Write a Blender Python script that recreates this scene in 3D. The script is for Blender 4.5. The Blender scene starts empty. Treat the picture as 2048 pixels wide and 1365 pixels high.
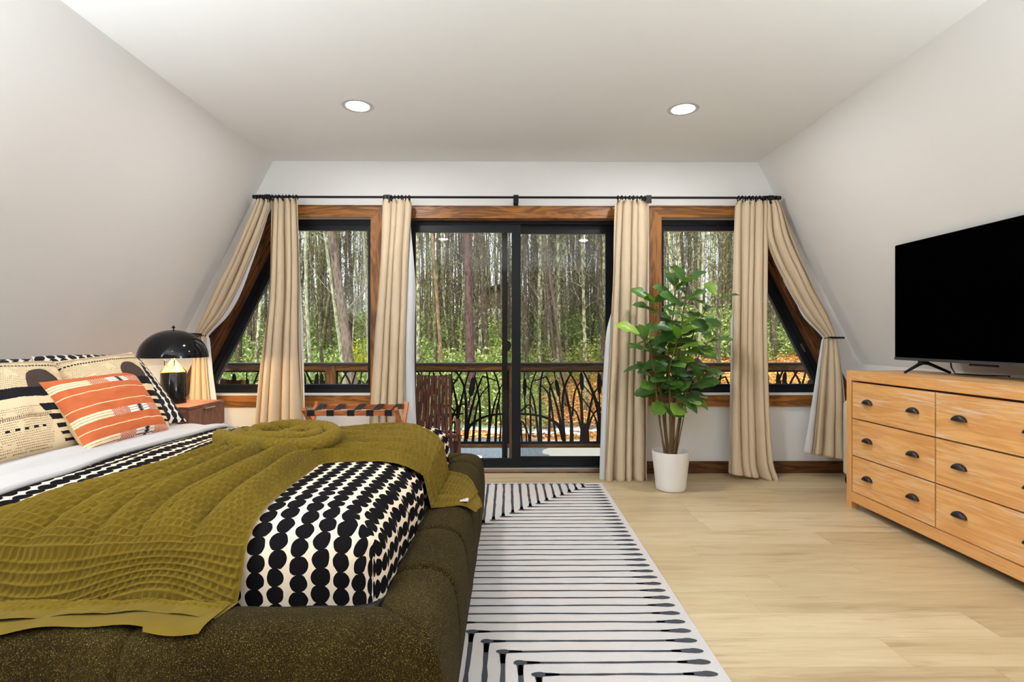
import bpy, math, random
from mathutils import Vector, Matrix, noise
sc = bpy.context.scene
COL = sc.collection
PI = math.pi
R = random.Random(7)

# ------------------------------------------------------------------ camera
F = 1060.0; VX = 1016.0; VY = 678.0; CZ = 1.135
YAW = math.atan((1024 - VX) / F)
cam_d = bpy.data.cameras.new('camera'); cam = bpy.data.objects.new('camera', cam_d); COL.objects.link(cam)
cam.location = (0, 0, CZ); cam.rotation_euler = (PI / 2, 0, -YAW)
cam_d.sensor_width = 36; cam_d.lens = F / 2048 * 36; cam_d.shift_y = -4.5 / 2048; cam_d.clip_start = 0.05; cam_d.clip_end = 300
sc.camera = cam

def at(px, py, Y):
    u = (px - 1024) / F; v = (VY - py) / F
    dx = u * math.cos(YAW) + math.sin(YAW); dy = math.cos(YAW) - u * math.sin(YAW)
    t = Y / dy
    return Vector((dx * t, Y, CZ + v * t))

# ------------------------------------------------------------------ shader expression helper
class NT:
    def __init__(s, nt): s.nt = nt
    def n(s, t, **k):
        nd = s.nt.nodes.new(t)
        for a, b in k.items(): setattr(nd, a, b)
        return nd
class E:
    def __init__(s, g, v): s.g = g; s.v = v
    def _m(s, op, *o, clamp=False):
        nd = s.g.n('ShaderNodeMath', operation=op, use_clamp=clamp)
        for i, x in enumerate((s,) + o):
            x = x.v if isinstance(x, E) else x
            if isinstance(x, (int, float)): nd.inputs[i].default_value = x
            else: s.g.nt.links.new(x, nd.inputs[i])
        return E(s.g, nd.outputs[0])
    def __add__(s, o): return s._m('ADD', o)
    def __radd__(s, o): return s._m('ADD', o)
    def __sub__(s, o): return s._m('SUBTRACT', o)
    def __rsub__(s, o): return E(s.g, float(o))._m('SUBTRACT', s)
    def __mul__(s, o): return s._m('MULTIPLY', o)
    def __rmul__(s, o): return s._m('MULTIPLY', o)
    def __truediv__(s, o): return s._m('DIVIDE', o)
    def lt(s, o): return s._m('LESS_THAN', o)
    def gt(s, o): return s._m('GREATER_THAN', o)
    def abs(s): return s._m('ABSOLUTE')
    def floor(s): return s._m('FLOOR')
    def frac(s): return s._m('FRACT')
    def sin(s): return s._m('SINE')
    def sqrt(s): return s._m('SQRT')
    def pow(s, o): return s._m('POWER', o)
    def mx(s, o): return s._m('MAXIMUM', o)
    def mn(s, o): return s._m('MINIMUM', o)
    def sat(s): return s._m('ADD', 0.0, clamp=True)
    def step(s, a, b):      # smooth ramp a..b
        nd = s.g.n('ShaderNodeMapRange', interpolation_type='SMOOTHSTEP')
        s.g.nt.links.new(s.v, nd.inputs[0]); nd.inputs[1].default_value = a; nd.inputs[2].default_value = b
        return E(s.g, nd.outputs[0])

class Mat:
    def __init__(s, name, rough=0.6, spec=0.3, metallic=0.0, color=(.5, .5, .5)):
        s.m = bpy.data.materials.new(name); s.m.use_nodes = True
        s.nt = s.m.node_tree; s.g = NT(s.nt); s.L = s.nt.links
        s.b = s.nt.nodes['Principled BSDF']; s.out = s.nt.nodes['Material Output']
        s.b.inputs['Roughness'].default_value = rough
        s.b.inputs['Specular IOR Level'].default_value = spec
        s.b.inputs['Metallic'].default_value = metallic
        s.b.inputs['Base Color'].default_value = (*color, 1)
        s._c = None
    def n(s, t, **k): return s.g.n(t, **k)
    def coords(s, kind='Object'):
        tc = s.n('ShaderNodeTexCoord'); return tc.outputs[kind]
    def geo(s): return s.n('ShaderNodeNewGeometry').outputs['Position']
    def sep(s, vec):
        nd = s.n('ShaderNodeSeparateXYZ'); s.L.new(vec, nd.inputs[0])
        return [E(s.g, nd.outputs[i]) for i in range(3)]
    def comb(s, x, y, z=0.0):
        nd = s.n('ShaderNodeCombineXYZ')
        for i, a in enumerate((x, y, z)):
            a = a.v if isinstance(a, E) else a
            if isinstance(a, (int, float)): nd.inputs[i].default_value = a
            else: s.L.new(a, nd.inputs[i])
        return nd.outputs[0]
    def map(s, vec, scale=(1, 1, 1), rot=(0, 0, 0), loc=(0, 0, 0)):
        nd = s.n('ShaderNodeMapping'); s.L.new(vec, nd.inputs[0])
        nd.inputs['Scale'].default_value = scale; nd.inputs['Rotation'].default_value = rot; nd.inputs['Location'].default_value = loc
        return nd.outputs[0]
    def noise(s, vec, scale=5, detail=3, rough=.55, dist=0.0, col=False):
        nd = s.n('ShaderNodeTexNoise'); s.L.new(vec, nd.inputs['Vector'])
        nd.inputs['Scale'].default_value = scale; nd.inputs['Detail'].default_value = detail
        nd.inputs['Roughness'].default_value = rough; nd.inputs['Distortion'].default_value = dist
        return nd.outputs['Color'] if col else E(s.g, nd.outputs['Fac'])
    def white(s, x):
        nd = s.n('ShaderNodeTexWhiteNoise', noise_dimensions='1D'); s.L.new(x.v, nd.inputs['W'])
        return E(s.g, nd.outputs['Value'])
    def white2(s, vec):
        nd = s.n('ShaderNodeTexWhiteNoise', noise_dimensions='3D'); s.L.new(vec, nd.inputs['Vector'])
        return E(s.g, nd.outputs['Value'])
    def vor(s, vec, scale=5, feature='F1', out='Distance', rnd=1.0):
        nd = s.n('ShaderNodeTexVoronoi', feature=feature); s.L.new(vec, nd.inputs['Vector'])
        nd.inputs['Scale'].default_value = scale; nd.inputs['Randomness'].default_value = rnd
        return E(s.g, nd.outputs[out]) if out != 'Color' else nd.outputs[out]
    def rnd(s): return E(s.g, s.n('ShaderNodeObjectInfo').outputs['Random'])
    def mix(s, fac, a, b):
        nd = s.n('ShaderNodeMix', data_type='RGBA')
        f = fac.v if isinstance(fac, E) else fac
        if isinstance(f, (int, float)): nd.inputs[0].default_value = f
        else: s.L.new(f, nd.inputs[0])
        for i, c in ((6, a), (7, b)):
            if isinstance(c, tuple): nd.inputs[i].default_value = (*c[:3], 1)
            else: s.L.new(c, nd.inputs[i])
        return nd.outputs[2]
    def ramp(s, fac, stops):
        nd = s.n('ShaderNodeValToRGB'); s.L.new(fac.v, nd.inputs[0]); cr = nd.color_ramp
        while len(cr.elements) < len(stops): cr.elements.new(0.5)
        for e, (p, c) in zip(cr.elements, stops): e.position = p; e.color = (*c, 1)
        return nd.outputs[0]
    def col(s, c):
        if isinstance(c, tuple): s.b.inputs['Base Color'].default_value = (*c, 1)
        else: s.L.new(c, s.b.inputs['Base Color'])
        s._c = c; return s
    def bump(s, h, strength=.3, dist=.01):
        nd = s.n('ShaderNodeBump'); s.L.new(h.v, nd.inputs['Height'])
        nd.inputs['Strength'].default_value = strength; nd.inputs['Distance'].default_value = dist
        s.L.new(nd.outputs[0], s.b.inputs['Normal']); return s
    def set(s, **k):
        for a, b in k.items():
            a = a.replace('_', ' ')
            if isinstance(b, E): s.L.new(b.v, s.b.inputs[a])
            else: s.b.inputs[a].default_value = b
        return s
    def translucent(s, amt, color):
        tr = s.n('ShaderNodeBsdfTranslucent')
        if isinstance(color, tuple): tr.inputs[0].default_value = (*color, 1)
        else: s.L.new(color, tr.inputs[0])
        mx = s.n('ShaderNodeMixShader'); mx.inputs[0].default_value = amt
        s.L.new(s.b.outputs[0], mx.inputs[1]); s.L.new(tr.outputs[0], mx.inputs[2]); s.L.new(mx.outputs[0], s.out.inputs[0])
        return s

def simple(name, color, rough=.6, spec=.3, metallic=0.0, bump=0, bs=60):
    m = Mat(name, rough, spec, metallic, color)
    if bump:
        m.bump(m.noise(m.coords(), bs, 4), bump, .004)
    return m.m

def srgb(r, g, b):
    f = lambda c: (c / 255 / 12.92) if c / 255 <= .04045 else ((c / 255 + .055) / 1.055) ** 2.4
    return (f(r), f(g), f(b))

# ------------------------------------------------------------------ mesh builder
class MB:
    def __init__(s): s.v = []; s.f = []; s.mi = []; s.uv = {}; s.M = Matrix.Identity(4)
    def add(s, vs, fs, mi=0, uvs=None):
        o = len(s.v)
        s.v += [tuple(s.M @ Vector(p)) for p in vs]
        for k, f in enumerate(fs):
            if uvs: s.uv[len(s.f)] = [uvs[i] for i in f]
            s.f.append(tuple(i + o for i in f)); s.mi.append(mi)
        return s
    def box(s, a, b, mi=0, bev=0.0):
        x0, y0, z0 = a; x1, y1, z1 = b
        if x0 > x1: x0, x1 = x1, x0
        if y0 > y1: y0, y1 = y1, y0
        if z0 > z1: z0, z1 = z1, z0
        if bev <= 0:
            s.add([(x0, y0, z0), (x1, y0, z0), (x1, y1, z0), (x0, y1, z0), (x0, y0, z1), (x1, y0, z1), (x1, y1, z1), (x0, y1, z1)],
                  [(0, 3, 2, 1), (4, 5, 6, 7), (0, 1, 5, 4), (1, 2, 6, 5), (2, 3, 7, 6), (3, 0, 4, 7)], mi)
            return s
        c = min(bev, (x1 - x0) * .45, (y1 - y0) * .45, (z1 - z0) * .45)
        vs = []; idx = {}
        for sx in (0, 1):
            for sy in (0, 1):
                for sz in (0, 1):
                    X = (x0, x1)[sx]; Y = (y0, y1)[sy]; Z = (z0, z1)[sz]
                    dx = c if sx == 0 else -c; dy = c if sy == 0 else -c; dz = c if sz == 0 else -c
                    idx[(sx, sy, sz, 0)] = len(vs); vs.append((X, Y + dy, Z + dz))
                    idx[(sx, sy, sz, 1)] = len(vs); vs.append((X + dx, Y, Z + dz))
                    idx[(sx, sy, sz, 2)] = len(vs); vs.append((X + dx, Y + dy, Z))
        fs = []
        g = lambda *k: idx[k]
        def quad(q, ctr):
            p = [Vector(vs[i]) for i in q]
            nn = (p[1] - p[0]).cross(p[2] - p[0]); m = sum(p, Vector()) / len(p)
            if nn.dot(m - ctr) < 0: q = q[::-1]
            fs.append(tuple(q))
        ctr = Vector(((x0 + x1) / 2, (y0 + y1) / 2, (z0 + z1) / 2))
        for t in (0, 1):
            quad([g(t, 0, 0, 0), g(t, 1, 0, 0), g(t, 1, 1, 0), g(t, 0, 1, 0)], ctr)
            quad([g(0, t, 0, 1), g(1, t, 0, 1), g(1, t, 1, 1), g(0, t, 1, 1)], ctr)
            quad([g(0, 0, t, 2), g(1, 0, t, 2), g(1, 1, t, 2), g(0, 1, t, 2)], ctr)
        for a1 in (0, 1):
            for a2 in (0, 1):
                quad([g(a1, a2, 0, 0), g(a1, a2, 1, 0), g(a1, a2, 1, 1), g(a1, a2, 0, 1)], ctr)
                quad([g(a1, 0, a2, 0), g(a1, 1, a2, 0), g(a1, 1, a2, 2), g(a1, 0, a2, 2)], ctr)
                quad([g(0, a1, a2, 1), g(1, a1, a2, 1), g(1, a1, a2, 2), g(0, a1, a2, 2)], ctr)
        for k in [(i, j, l) for i in (0, 1) for j in (0, 1) for l in (0, 1)]:
            quad([g(*k, 0), g(*k, 1), g(*k, 2)], ctr)
        s.add(vs, fs, mi); return s
    def tube(s, pts, rad, n=8, mi=0, caps=True, uvs=False):
        pts = [Vector(p) for p in pts]; m = len(pts)
        if not isinstance(rad, (list, tuple)): rad = [rad] * m
        vs = []; fs = []; prev = None; L = 0; uv = []
        for i, p in enumerate(pts):
            t = (pts[min(i + 1, m - 1)] - pts[max(i - 1, 0)]).normalized()
            if prev is None:
                a = Vector((0, 0, 1)) if abs(t.z) < .9 else Vector((1, 0, 0))
                e1 = t.cross(a).normalized()
            else:
                e1 = (prev - t * prev.dot(t)).normalized()
            prev = e1; e2 = t.cross(e1)
            if i: L += (p - pts[i - 1]).length
            for k in range(n):
                an = 2 * PI * k / n
                vs.append(p + (e1 * math.cos(an) + e2 * math.sin(an)) * rad[i]); uv.append((k / n, L))
        for i in range(m - 1):
            for k in range(n):
                k2 = (k + 1) % n
                fs.append((i * n + k, i * n + k2, (i + 1) * n + k2, (i + 1) * n + k))
        if caps:
            fs.append(tuple(range(n))[::-1]); fs.append(tuple((m - 1) * n + k for k in range(n)))
        s.add(vs, fs, mi, uv if uvs else None); return s
    def bar(s, p, q, w, h, up=(0, 0, 1), mi=0):
        p = Vector(p); q = Vector(q); t = (q - p).normalized(); up = Vector(up)
        sd = t.cross(up).normalized(); u = sd.cross(t).normalized()
        vs = []
        for c in (p, q):
            for a, b in ((-1, -1), (1, -1), (1, 1), (-1, 1)): vs.append(c + sd * (a * w / 2) + u * (b * h / 2))
        s.add(vs, [(3, 2, 1, 0), (4, 5, 6, 7), (0, 1, 5, 4), (1, 2, 6, 5), (2, 3, 7, 6), (3, 0, 4, 7)], mi); return s
    def lathe(s, prof, c=(0, 0, 0), n=32, mi=0, closed=False, caps=True):
        vs = []; fs = []; cx, cy, cz = c
        for r, z in prof:
            for k in range(n):
                a = 2 * PI * k / n; vs.append((cx + r * math.cos(a), cy + r * math.sin(a), cz + z))
        m = len(prof)
        for i in range(m - 1 + (1 if closed else 0)):
            j = (i + 1) % m
            for k in range(n):
                k2 = (k + 1) % n; fs.append((i * n + k, i * n + k2, j * n + k2, j * n + k))
        if not closed and caps:
            if prof[0][0] > 1e-6: fs.append(tuple(range(n))[::-1])
            if prof[-1][0] > 1e-6: fs.append(tuple((m - 1) * n + k for k in range(n)))
        s.add(vs, fs, mi); return s
    def torus(s, c, Rr, r, axis=(1, 0, 0), n=14, k=6, mi=0):
        ax = Vector(axis).normalized(); a = Vector((0, 0, 1)) if abs(ax.z) < .9 else Vector((1, 0, 0))
        e1 = ax.cross(a).normalized(); e2 = ax.cross(e1); vs = []; fs = []; c = Vector(c)
        for i in range(n):
            d = e1 * math.cos(2 * PI * i / n) + e2 * math.sin(2 * PI * i / n)
            for j in range(k):
                b = 2 * PI * j / k; vs.append(c + d * (Rr + r * math.cos(b)) + ax * (r * math.sin(b)))
        for i in range(n):
            for j in range(k):
                i2 = (i + 1) % n; j2 = (j + 1) % k
                fs.append((i * k + j, i2 * k + j, i2 * k + j2, i * k + j2))
        s.add(vs, fs, mi); return s
    def grid(s, fn, nu, nv, mi=0, uvfn=None, wrap=False):
        vs = []; uv = []
        for j in range(nv + 1):
            for i in range(nu + 1):
                vs.append(fn(i / nu, j / nv)); uv.append(uvfn(i / nu, j / nv) if uvfn else (i / nu, j / nv))
        fs = []
        for j in range(nv):
            for i in range(nu):
                a = j * (nu + 1) + i; fs.append((a, a + 1, a + nu + 2, a + nu + 1))
        s.add(vs, fs, mi, uv); return s
    def prism(s, poly, d, mi=0):
        """poly: list of 3D points (planar), d: extrusion vector"""
        n = len(poly); d = Vector(d)
        vs = [Vector(p) for p in poly] + [Vector(p) + d for p in poly]
        fs = [tuple(range(n)), tuple(range(n, 2 * n))[::-1]] + [(i, i + n, (i + 1) % n + n, (i + 1) % n) for i in range(n)]
        s.add(vs, fs, mi); return s
    def mesh(s, name):
        me = bpy.data.meshes.new(name); me.from_pydata(s.v, [], s.f)
        me.polygons.foreach_set('material_index', s.mi)
        if s.uv:
            ul = me.uv_layers.new(name='UVMap'); data = [0.0] * (2 * len(me.loops))
            for fi, p in enumerate(me.polygons):
                u = s.uv.get(fi)
                if u:
                    for k, li in enumerate(p.loop_indices): data[2 * li] = u[k][0]; data[2 * li + 1] = u[k][1]
            ul.data.foreach_set('uv', data)
        return me
    def build(s, name, mats, parent=None, smooth=True, ang=35, fix=False):
        me = s.mesh(name)
        for m in (mats if isinstance(mats, (list, tuple)) else [mats]): me.materials.append(m)
        if fix:
            import bmesh
            bm = bmesh.new(); bm.from_mesh(me); bmesh.ops.recalc_face_normals(bm, faces=bm.faces); bm.to_mesh(me); bm.free()
        if smooth:
            me.polygons.foreach_set('use_smooth', [True] * len(me.polygons)); me.set_sharp_from_angle(angle=math.radians(ang))
        o = bpy.data.objects.new(name, me); COL.objects.link(o)
        if parent:
            o.parent = parent
            o.matrix_parent_inverse = Matrix.Translation(parent.location).inverted() if parent.type == 'EMPTY' and not parent.get('_local') else Matrix.Identity(4)
        return o

def tag(o, label=None, cat=None, group=None, kind=None):
    if label: o['label'] = label
    if cat: o['category'] = cat
    if group: o['group'] = group
    if kind: o['kind'] = kind
    return o
def thing(name, loc, label, cat, group=None, local=False):
    """an Empty at the thing's base; with local=True its parts are given in local coordinates"""
    o = bpy.data.objects.new(name, None); COL.objects.link(o); o.location = loc; o.empty_display_size = .1
    if local: o['_local'] = 1
    return tag(o, label, cat, group)
def struct(o): o['kind'] = 'structure'; return o
def copy_tree(o, parent=None):
    c = o.copy(); COL.objects.link(c)
    if parent: c.parent = parent
    for ch in [x for x in bpy.data.objects if x.parent == o]: copy_tree(ch, c)
    return c
def solid(o, t, off=0):
    m = o.modifiers.new('thickness', 'SOLIDIFY'); m.thickness = t; m.offset = off; return o
def lerp(a, b, t): return a + (b - a) * t
def sstep(a, b, x):
    t = max(0, min(1, (x - a) / (b - a))); return t * t * (3 - 2 * t)
def interp(rows, t):
    """smooth interpolation of tuples along rows (first entry of each = t)"""
    if t <= rows[0][0]: return rows[0][1:]
    for i in range(len(rows) - 1):
        a, b = rows[i], rows[i + 1]
        if t <= b[0]:
            k = (t - a[0]) / (b[0] - a[0])
            p0 = rows[i - 1] if i else a; p3 = rows[i + 2] if i + 2 < len(rows) else b
            out = []
            for q in range(1, len(a)):
                m1 = (b[q] - p0[q]) / max(1e-9, b[0] - p0[0]) * (b[0] - a[0]); m2 = (p3[q] - a[q]) / max(1e-9, p3[0] - a[0]) * (b[0] - a[0])
                k2 = k * k; k3 = k2 * k
                out.append((2 * k3 - 3 * k2 + 1) * a[q] + (k3 - 2 * k2 + k) * m1 + (-2 * k3 + 3 * k2) * b[q] + (k3 - k2) * m2)
            return tuple(out)
    return rows[-1][1:]
# ------------------------------------------------------------------ materials
def m_paint(name, c, r=.75):
    m = Mat(name, r, .25, color=c); m.bump(m.noise(m.coords(), 220, 2), .04, .002); return m.m
WALLM = m_paint('white_wall_paint', (.785, .785, .785))
CEILM = m_paint('ceiling_paint', (.815, .825, .83))

def wood(name, light, dark, knots=.5, rough=.4, fs=1.0, spec=.35, white=0.0, ringw=.55):
    m = Mat(name, rough, spec)
    uv = m.coords('UV')
    p = m.map(uv, (1.1 * fs, 9 * fs, 1))
    n1 = m.noise(p, 1.6, 3, .55, 1.3)
    rings = ((n1 * 26).sin() * .5 + .5)
    fine = m.noise(m.map(uv, (6 * fs, 160 * fs, 1)), 1.0, 3, .6)
    big = m.noise(m.map(uv, (1.5, 3, 1)), 1.3, 2)
    f = (rings * ringw + fine * .45 + big * .35 - .2 + (.55 - ringw) * .5).sat()
    mid = tuple(lerp(a, b, .5) for a, b in zip(light, dark))
    c = m.ramp(f, [(.12, light), (.5, mid), (.85, dark)])
    if white:
        w = m.noise(m.map(uv, (3, 60, 1)), 1.3, 4, .65)
        w2 = m.noise(m.map(uv, (1.2, 5, 1)), 1.4, 2)
        c = m.mix((fine.step(.52, .74) * .42).sat(), c, tuple(a * .72 for a in dark))
        c = m.mix((w.step(.46, .66) * w2.step(.40, .62) * white).sat(), c, (.74, .60, .45))
    m.col(c); m.bump(fine + rings * .4, .12, .003)
    return m.m
TRIMW = wood('stained_pine_trim', srgb(170, 112, 52), srgb(76, 44, 18), rough=.38, fs=.8, ringw=.42)
TRIMD = wood('dark_stained_trim', srgb(112, 70, 38), srgb(52, 28, 14), rough=.42)
DRESSW = wood('honey_pine', srgb(228, 178, 114), srgb(206, 146, 86), rough=.45, fs=.7, white=.9, ringw=.45)
DRESSW2 = wood('honey_pine_edge', srgb(226, 172, 106), srgb(200, 138, 78), rough=.45, fs=.9, white=.6, ringw=.15)
RAILW = wood('deck_rail_wood', srgb(178, 124, 70), srgb(116, 76, 40), rough=.6)
CHAIRW = wood('red_cedar_slats', srgb(120, 58, 34), srgb(66, 26, 16), rough=.5)
RACKW = wood('orange_brown_wood', srgb(188, 112, 62), srgb(140, 74, 40), rough=.35)
NIGHTW = wood('walnut_veneer', srgb(140, 96, 78), srgb(96, 60, 48), rough=.4, fs=2.0)
BLACKM = simple('matte_black_metal', (.008, .008, .009), .4, .25)
BLACKF = simple('black_vinyl_frame', (.009, .010, .013), .35, .2)
BRONZE = simple('oiled_bronze', (.035, .026, .028), .38, .5, .6)
CHROME = simple('brushed_steel', (.7, .7, .7), .25, .5, 1.0)

def glass_mat(name, tint=(.96, .975, .97)):
    m = Mat(name); nt = m.nt
    tr = m.n('ShaderNodeBsdfTransparent'); tr.inputs[0].default_value = (*tint, 1)
    gl = m.n('ShaderNodeBsdfGlossy'); gl.inputs['Roughness'].default_value = 0.0
    fr = m.n('ShaderNodeFresnel'); fr.inputs[0].default_value = 1.45
    fac = (E(m.g, fr.outputs[0]) * .35)
    mx = m.n('ShaderNodeMixShader'); m.L.new(fac.v, mx.inputs[0]); m.L.new(tr.outputs[0], mx.inputs[1]); m.L.new(gl.outputs[0], mx.inputs[2])
    m.L.new(mx.outputs[0], m.out.inputs[0]); nt.nodes.remove(m.b); return m.m
GLASS = glass_mat('window_glass')

# ------------------------------------------------------------------ boards with grain uv
def board(mb, p, q, w, h, up=(0, 0, 1), mi=0, bev=0):
    """rectangular board from p to q; w sideways, h along up; grain runs p->q"""
    p = Vector(p); q = Vector(q); t = (q - p); L = t.length; t.normalize(); up = Vector(up)
    sd = t.cross(up).normalized(); u = sd.cross(t).normalized(); o = R.random() * 50; o2 = R.random() * 20
    c4 = [(-1, -1), (1, -1), (1, 1), (-1, 1)]
    def ring(c, k=1.0): return [c + sd * (a * (w / 2 - (0 if k == 1 else bev))) + u * (b * (h / 2 - (0 if k == 1 else bev))) for a, b in c4]
    def ringb(c):
        out = []
        for a, b in c4:
            out.append((a, b))
        return out
    for k in range(4):
        a = c4[k]; b = c4[(k + 1) % 4]
        v = [p + sd * (a[0] * w / 2) + u * (a[1] * h / 2), p + sd * (b[0] * w / 2) + u * (b[1] * h / 2)]
        v += [v[1] + t * L, v[0] + t * L]
        ww = w if k % 2 == 0 else h
        uv = [(o, o2 + k * .7), (o, o2 + k * .7 + ww), (o + L, o2 + k * .7 + ww), (o + L, o2 + k * .7)]
        mb.add(v, [(0, 1, 2, 3)], mi, uv)
    for c, fl in ((p, 1), (q, 0)):
        v = [c + sd * (a * w / 2) + u * (b * h / 2) for a, b in c4]
        uv = [(o + a * w * .1, o2 + b * h / 2) for a, b in c4]
        f = (3, 2, 1, 0) if fl else (0, 1, 2, 3)
        mb.add(v, [f], mi, uv)
    return mb
def xboard(mb, a, b, axis=0, mi=0):
    """axis aligned board given by two corners, grain along axis"""
    lo = [min(a[i], b[i]) for i in range(3)]; hi = [max(a[i], b[i]) for i in range(3)]
    c = [(lo[i] + hi[i]) / 2 for i in range(3)]
    p = list(c); q = list(c); p[axis] = lo[axis]; q[axis] = hi[axis]
    if axis == 0: return board(mb, p, q, hi[1] - lo[1], hi[2] - lo[2], (0, 0, 1), mi)
    if axis == 1: return board(mb, p, q, hi[0] - lo[0], hi[2] - lo[2], (0, 0, 1), mi)
    return board(mb, p, q, hi[0] - lo[0], hi[1] - lo[1], (0, 1, 0), mi)
def polyboard(mb, poly, y0, y1, direction, mi=0):
    """flat polygon in XZ between y0 and y1, grain along direction (dx,dz)"""
    d = Vector((direction[0], direction[1])).normalized(); pr = Vector((-d.y, d.x)); o = R.random() * 40
    n = len(poly)
    uv = [(Vector(p).dot(d) + o, Vector(p).dot(pr)) for p in poly]
    vf = [(x, y0, z) for x, z in poly]; vb = [(x, y1, z) for x, z in poly]
    mb.add(vf, [tuple(range(n))], mi, uv); mb.add(vb, [tuple(range(n))[::-1]], mi, uv)
    for i in range(n):
        j = (i + 1) % n
        mb.add([vf[i], vf[j], vb[j], vb[i]], [(0, 1, 2, 3)], mi, [uv[i], uv[j], uv[j], uv[i]])
    return mb
def ring(mb, outer, inner, y0, y1, mi=0):
    n = len(outer)
    for i in range(n):
        j = (i + 1) % n
        O1, O2, I1, I2 = outer[i], outer[j], inner[i], inner[j]
        P = lambda p, y: (p[0], y, p[1])
        vs = [P(O1, y0), P(O2, y0), P(I2, y0), P(I1, y0), P(O1, y1), P(O2, y1), P(I2, y1), P(I1, y1)]
        mb.add(vs, [(0, 1, 2, 3), (7, 6, 5, 4), (3, 2, 6, 7), (0, 4, 5, 1)], mi)
    return mb

# ------------------------------------------------------------------ room shell
WY = 4.47; WB = 4.61; CEIL = 2.63; CX = .07; YB = -2.6
def slopeX(z): return 2.045 - .51 * (z - 2.63)          # half width of the room at height z
KN = .92
def open_half(z): return 2.56 - .51 * (z - 1.0)        # slanted edge of the window openings
ZS, ZT = .667, 2.156
WI = 1.222                                              # inner vertical edge (half) of windows
DL, DR, DT = -.90, .955, 2.147

mb = MB(); mb.box((-3.3, YB - .1, -.12), (3.4, WB, 0))
fm = Mat('light_oak_planks', .38, .4)
P = fm.coords('Object'); x, y, z = fm.sep(P)
pw = .182
row = (y / pw).floor(); off = fm.white(row) * 1.5
colx = ((x + off) / 1.22).floor(); seed = fm.white2(fm.comb(row, colx, 0.0))
gx = fm.comb(x + seed * 7, y * 9 + seed * 31, seed * 5)
g1 = fm.noise(gx, 1.7, 4, .6, .8); g2 = fm.noise(fm.map(gx, (4, 9, 1)), 2.0, 3, .6)
dk = fm.noise(fm.map(gx, (1.2, 1.3, 1)), 1.6, 3, .6, .5)
base = fm.ramp((g1 * .6 + g2 * .35 + seed * .36 - .14).sat(), [(.2, srgb(204, 186, 152)), (.5, srgb(184, 164, 128)), (.85, srgb(156, 136, 102))])
base = fm.mix((dk.step(.52, .74) * .5).sat(), base, srgb(140, 112, 80))
e1 = (y / pw).frac(); e2 = ((x + off) / 1.22).frac()
seam = (e1.mn(1 - e1) * pw).lt(.0011).mx((e2.mn(1 - e2) * 1.22).lt(.0011))
base = fm.mix(seam * .4, base, srgb(120, 95, 66))
fm.col(base); fm.bump(g2 * .5 - seam, .06, .002)
struct(mb.build('floor', fm.m, smooth=False))

mb = MB(); mb.box((-2.4, YB - .1, CEIL), (2.55, WB, CEIL + .1)); struct(mb.build('ceiling', CEILM, smooth=False))

for sgn, nm in ((-1, 'wall_left'), (1, 'wall_right')):
    mb = MB(); T = .12
    pts = [(slopeX(KN), 0), (slopeX(KN), KN), (slopeX(CEIL), CEIL), (slopeX(CEIL) + T * 1.2, CEIL + .0), (slopeX(KN) + T * 1.13, KN), (slopeX(KN) + T * 1.13, 0)]
    pl = [(CX + sgn * a, YB - .1, zz) for a, zz in pts]
    mb.prism(pl, (0, WY - YB + .1 + .02, 0)); struct(mb.build(nm, WALLM, smooth=False, fix=True))

mb = MB()
def wpoly(pts, y0=WY, y1=WB): mb.prism([(a, y0, b) for a, b in pts], (0, y1 - y0, 0))
sk = slopeX
wpoly([(CX - sk(2.15) - .05, ZT), (CX + sk(2.15) + .05, ZT), (CX + sk(CEIL) + .05, CEIL + .02), (CX - sk(CEIL) - .05, CEIL + .02)])
for sgn in (-1, 1):
    X = lambda h: CX + sgn * h
    wpoly([(X(sk(KN) + .06), ZS), (X(open_half(ZS)), ZS), (X(open_half(ZT)), ZT), (X(sk(ZT) + .06), ZT), (X(sk(KN) + .06), KN)])
    d = DL if sgn < 0 else DR
    wpoly([(X(sk(KN) + .06), 0), (d, 0), (d, ZS), (X(sk(KN) + .06), ZS)])
    wpoly([(X(WI), ZS), (d, ZS), (d, ZT), (X(WI), ZT)])
struct(mb.build('wall_back', WALLM, smooth=False, fix=True))
mb = MB(); mb.box((-3.1, YB - .1, 0), (3.3, YB, 2.7)); struct(mb.build('wall_front', simple('darkened_unseen_wall', (.16, .11, .07), .6), smooth=False))  # unseen wall, coloured dark to keep bounce light off the bed's front

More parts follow.
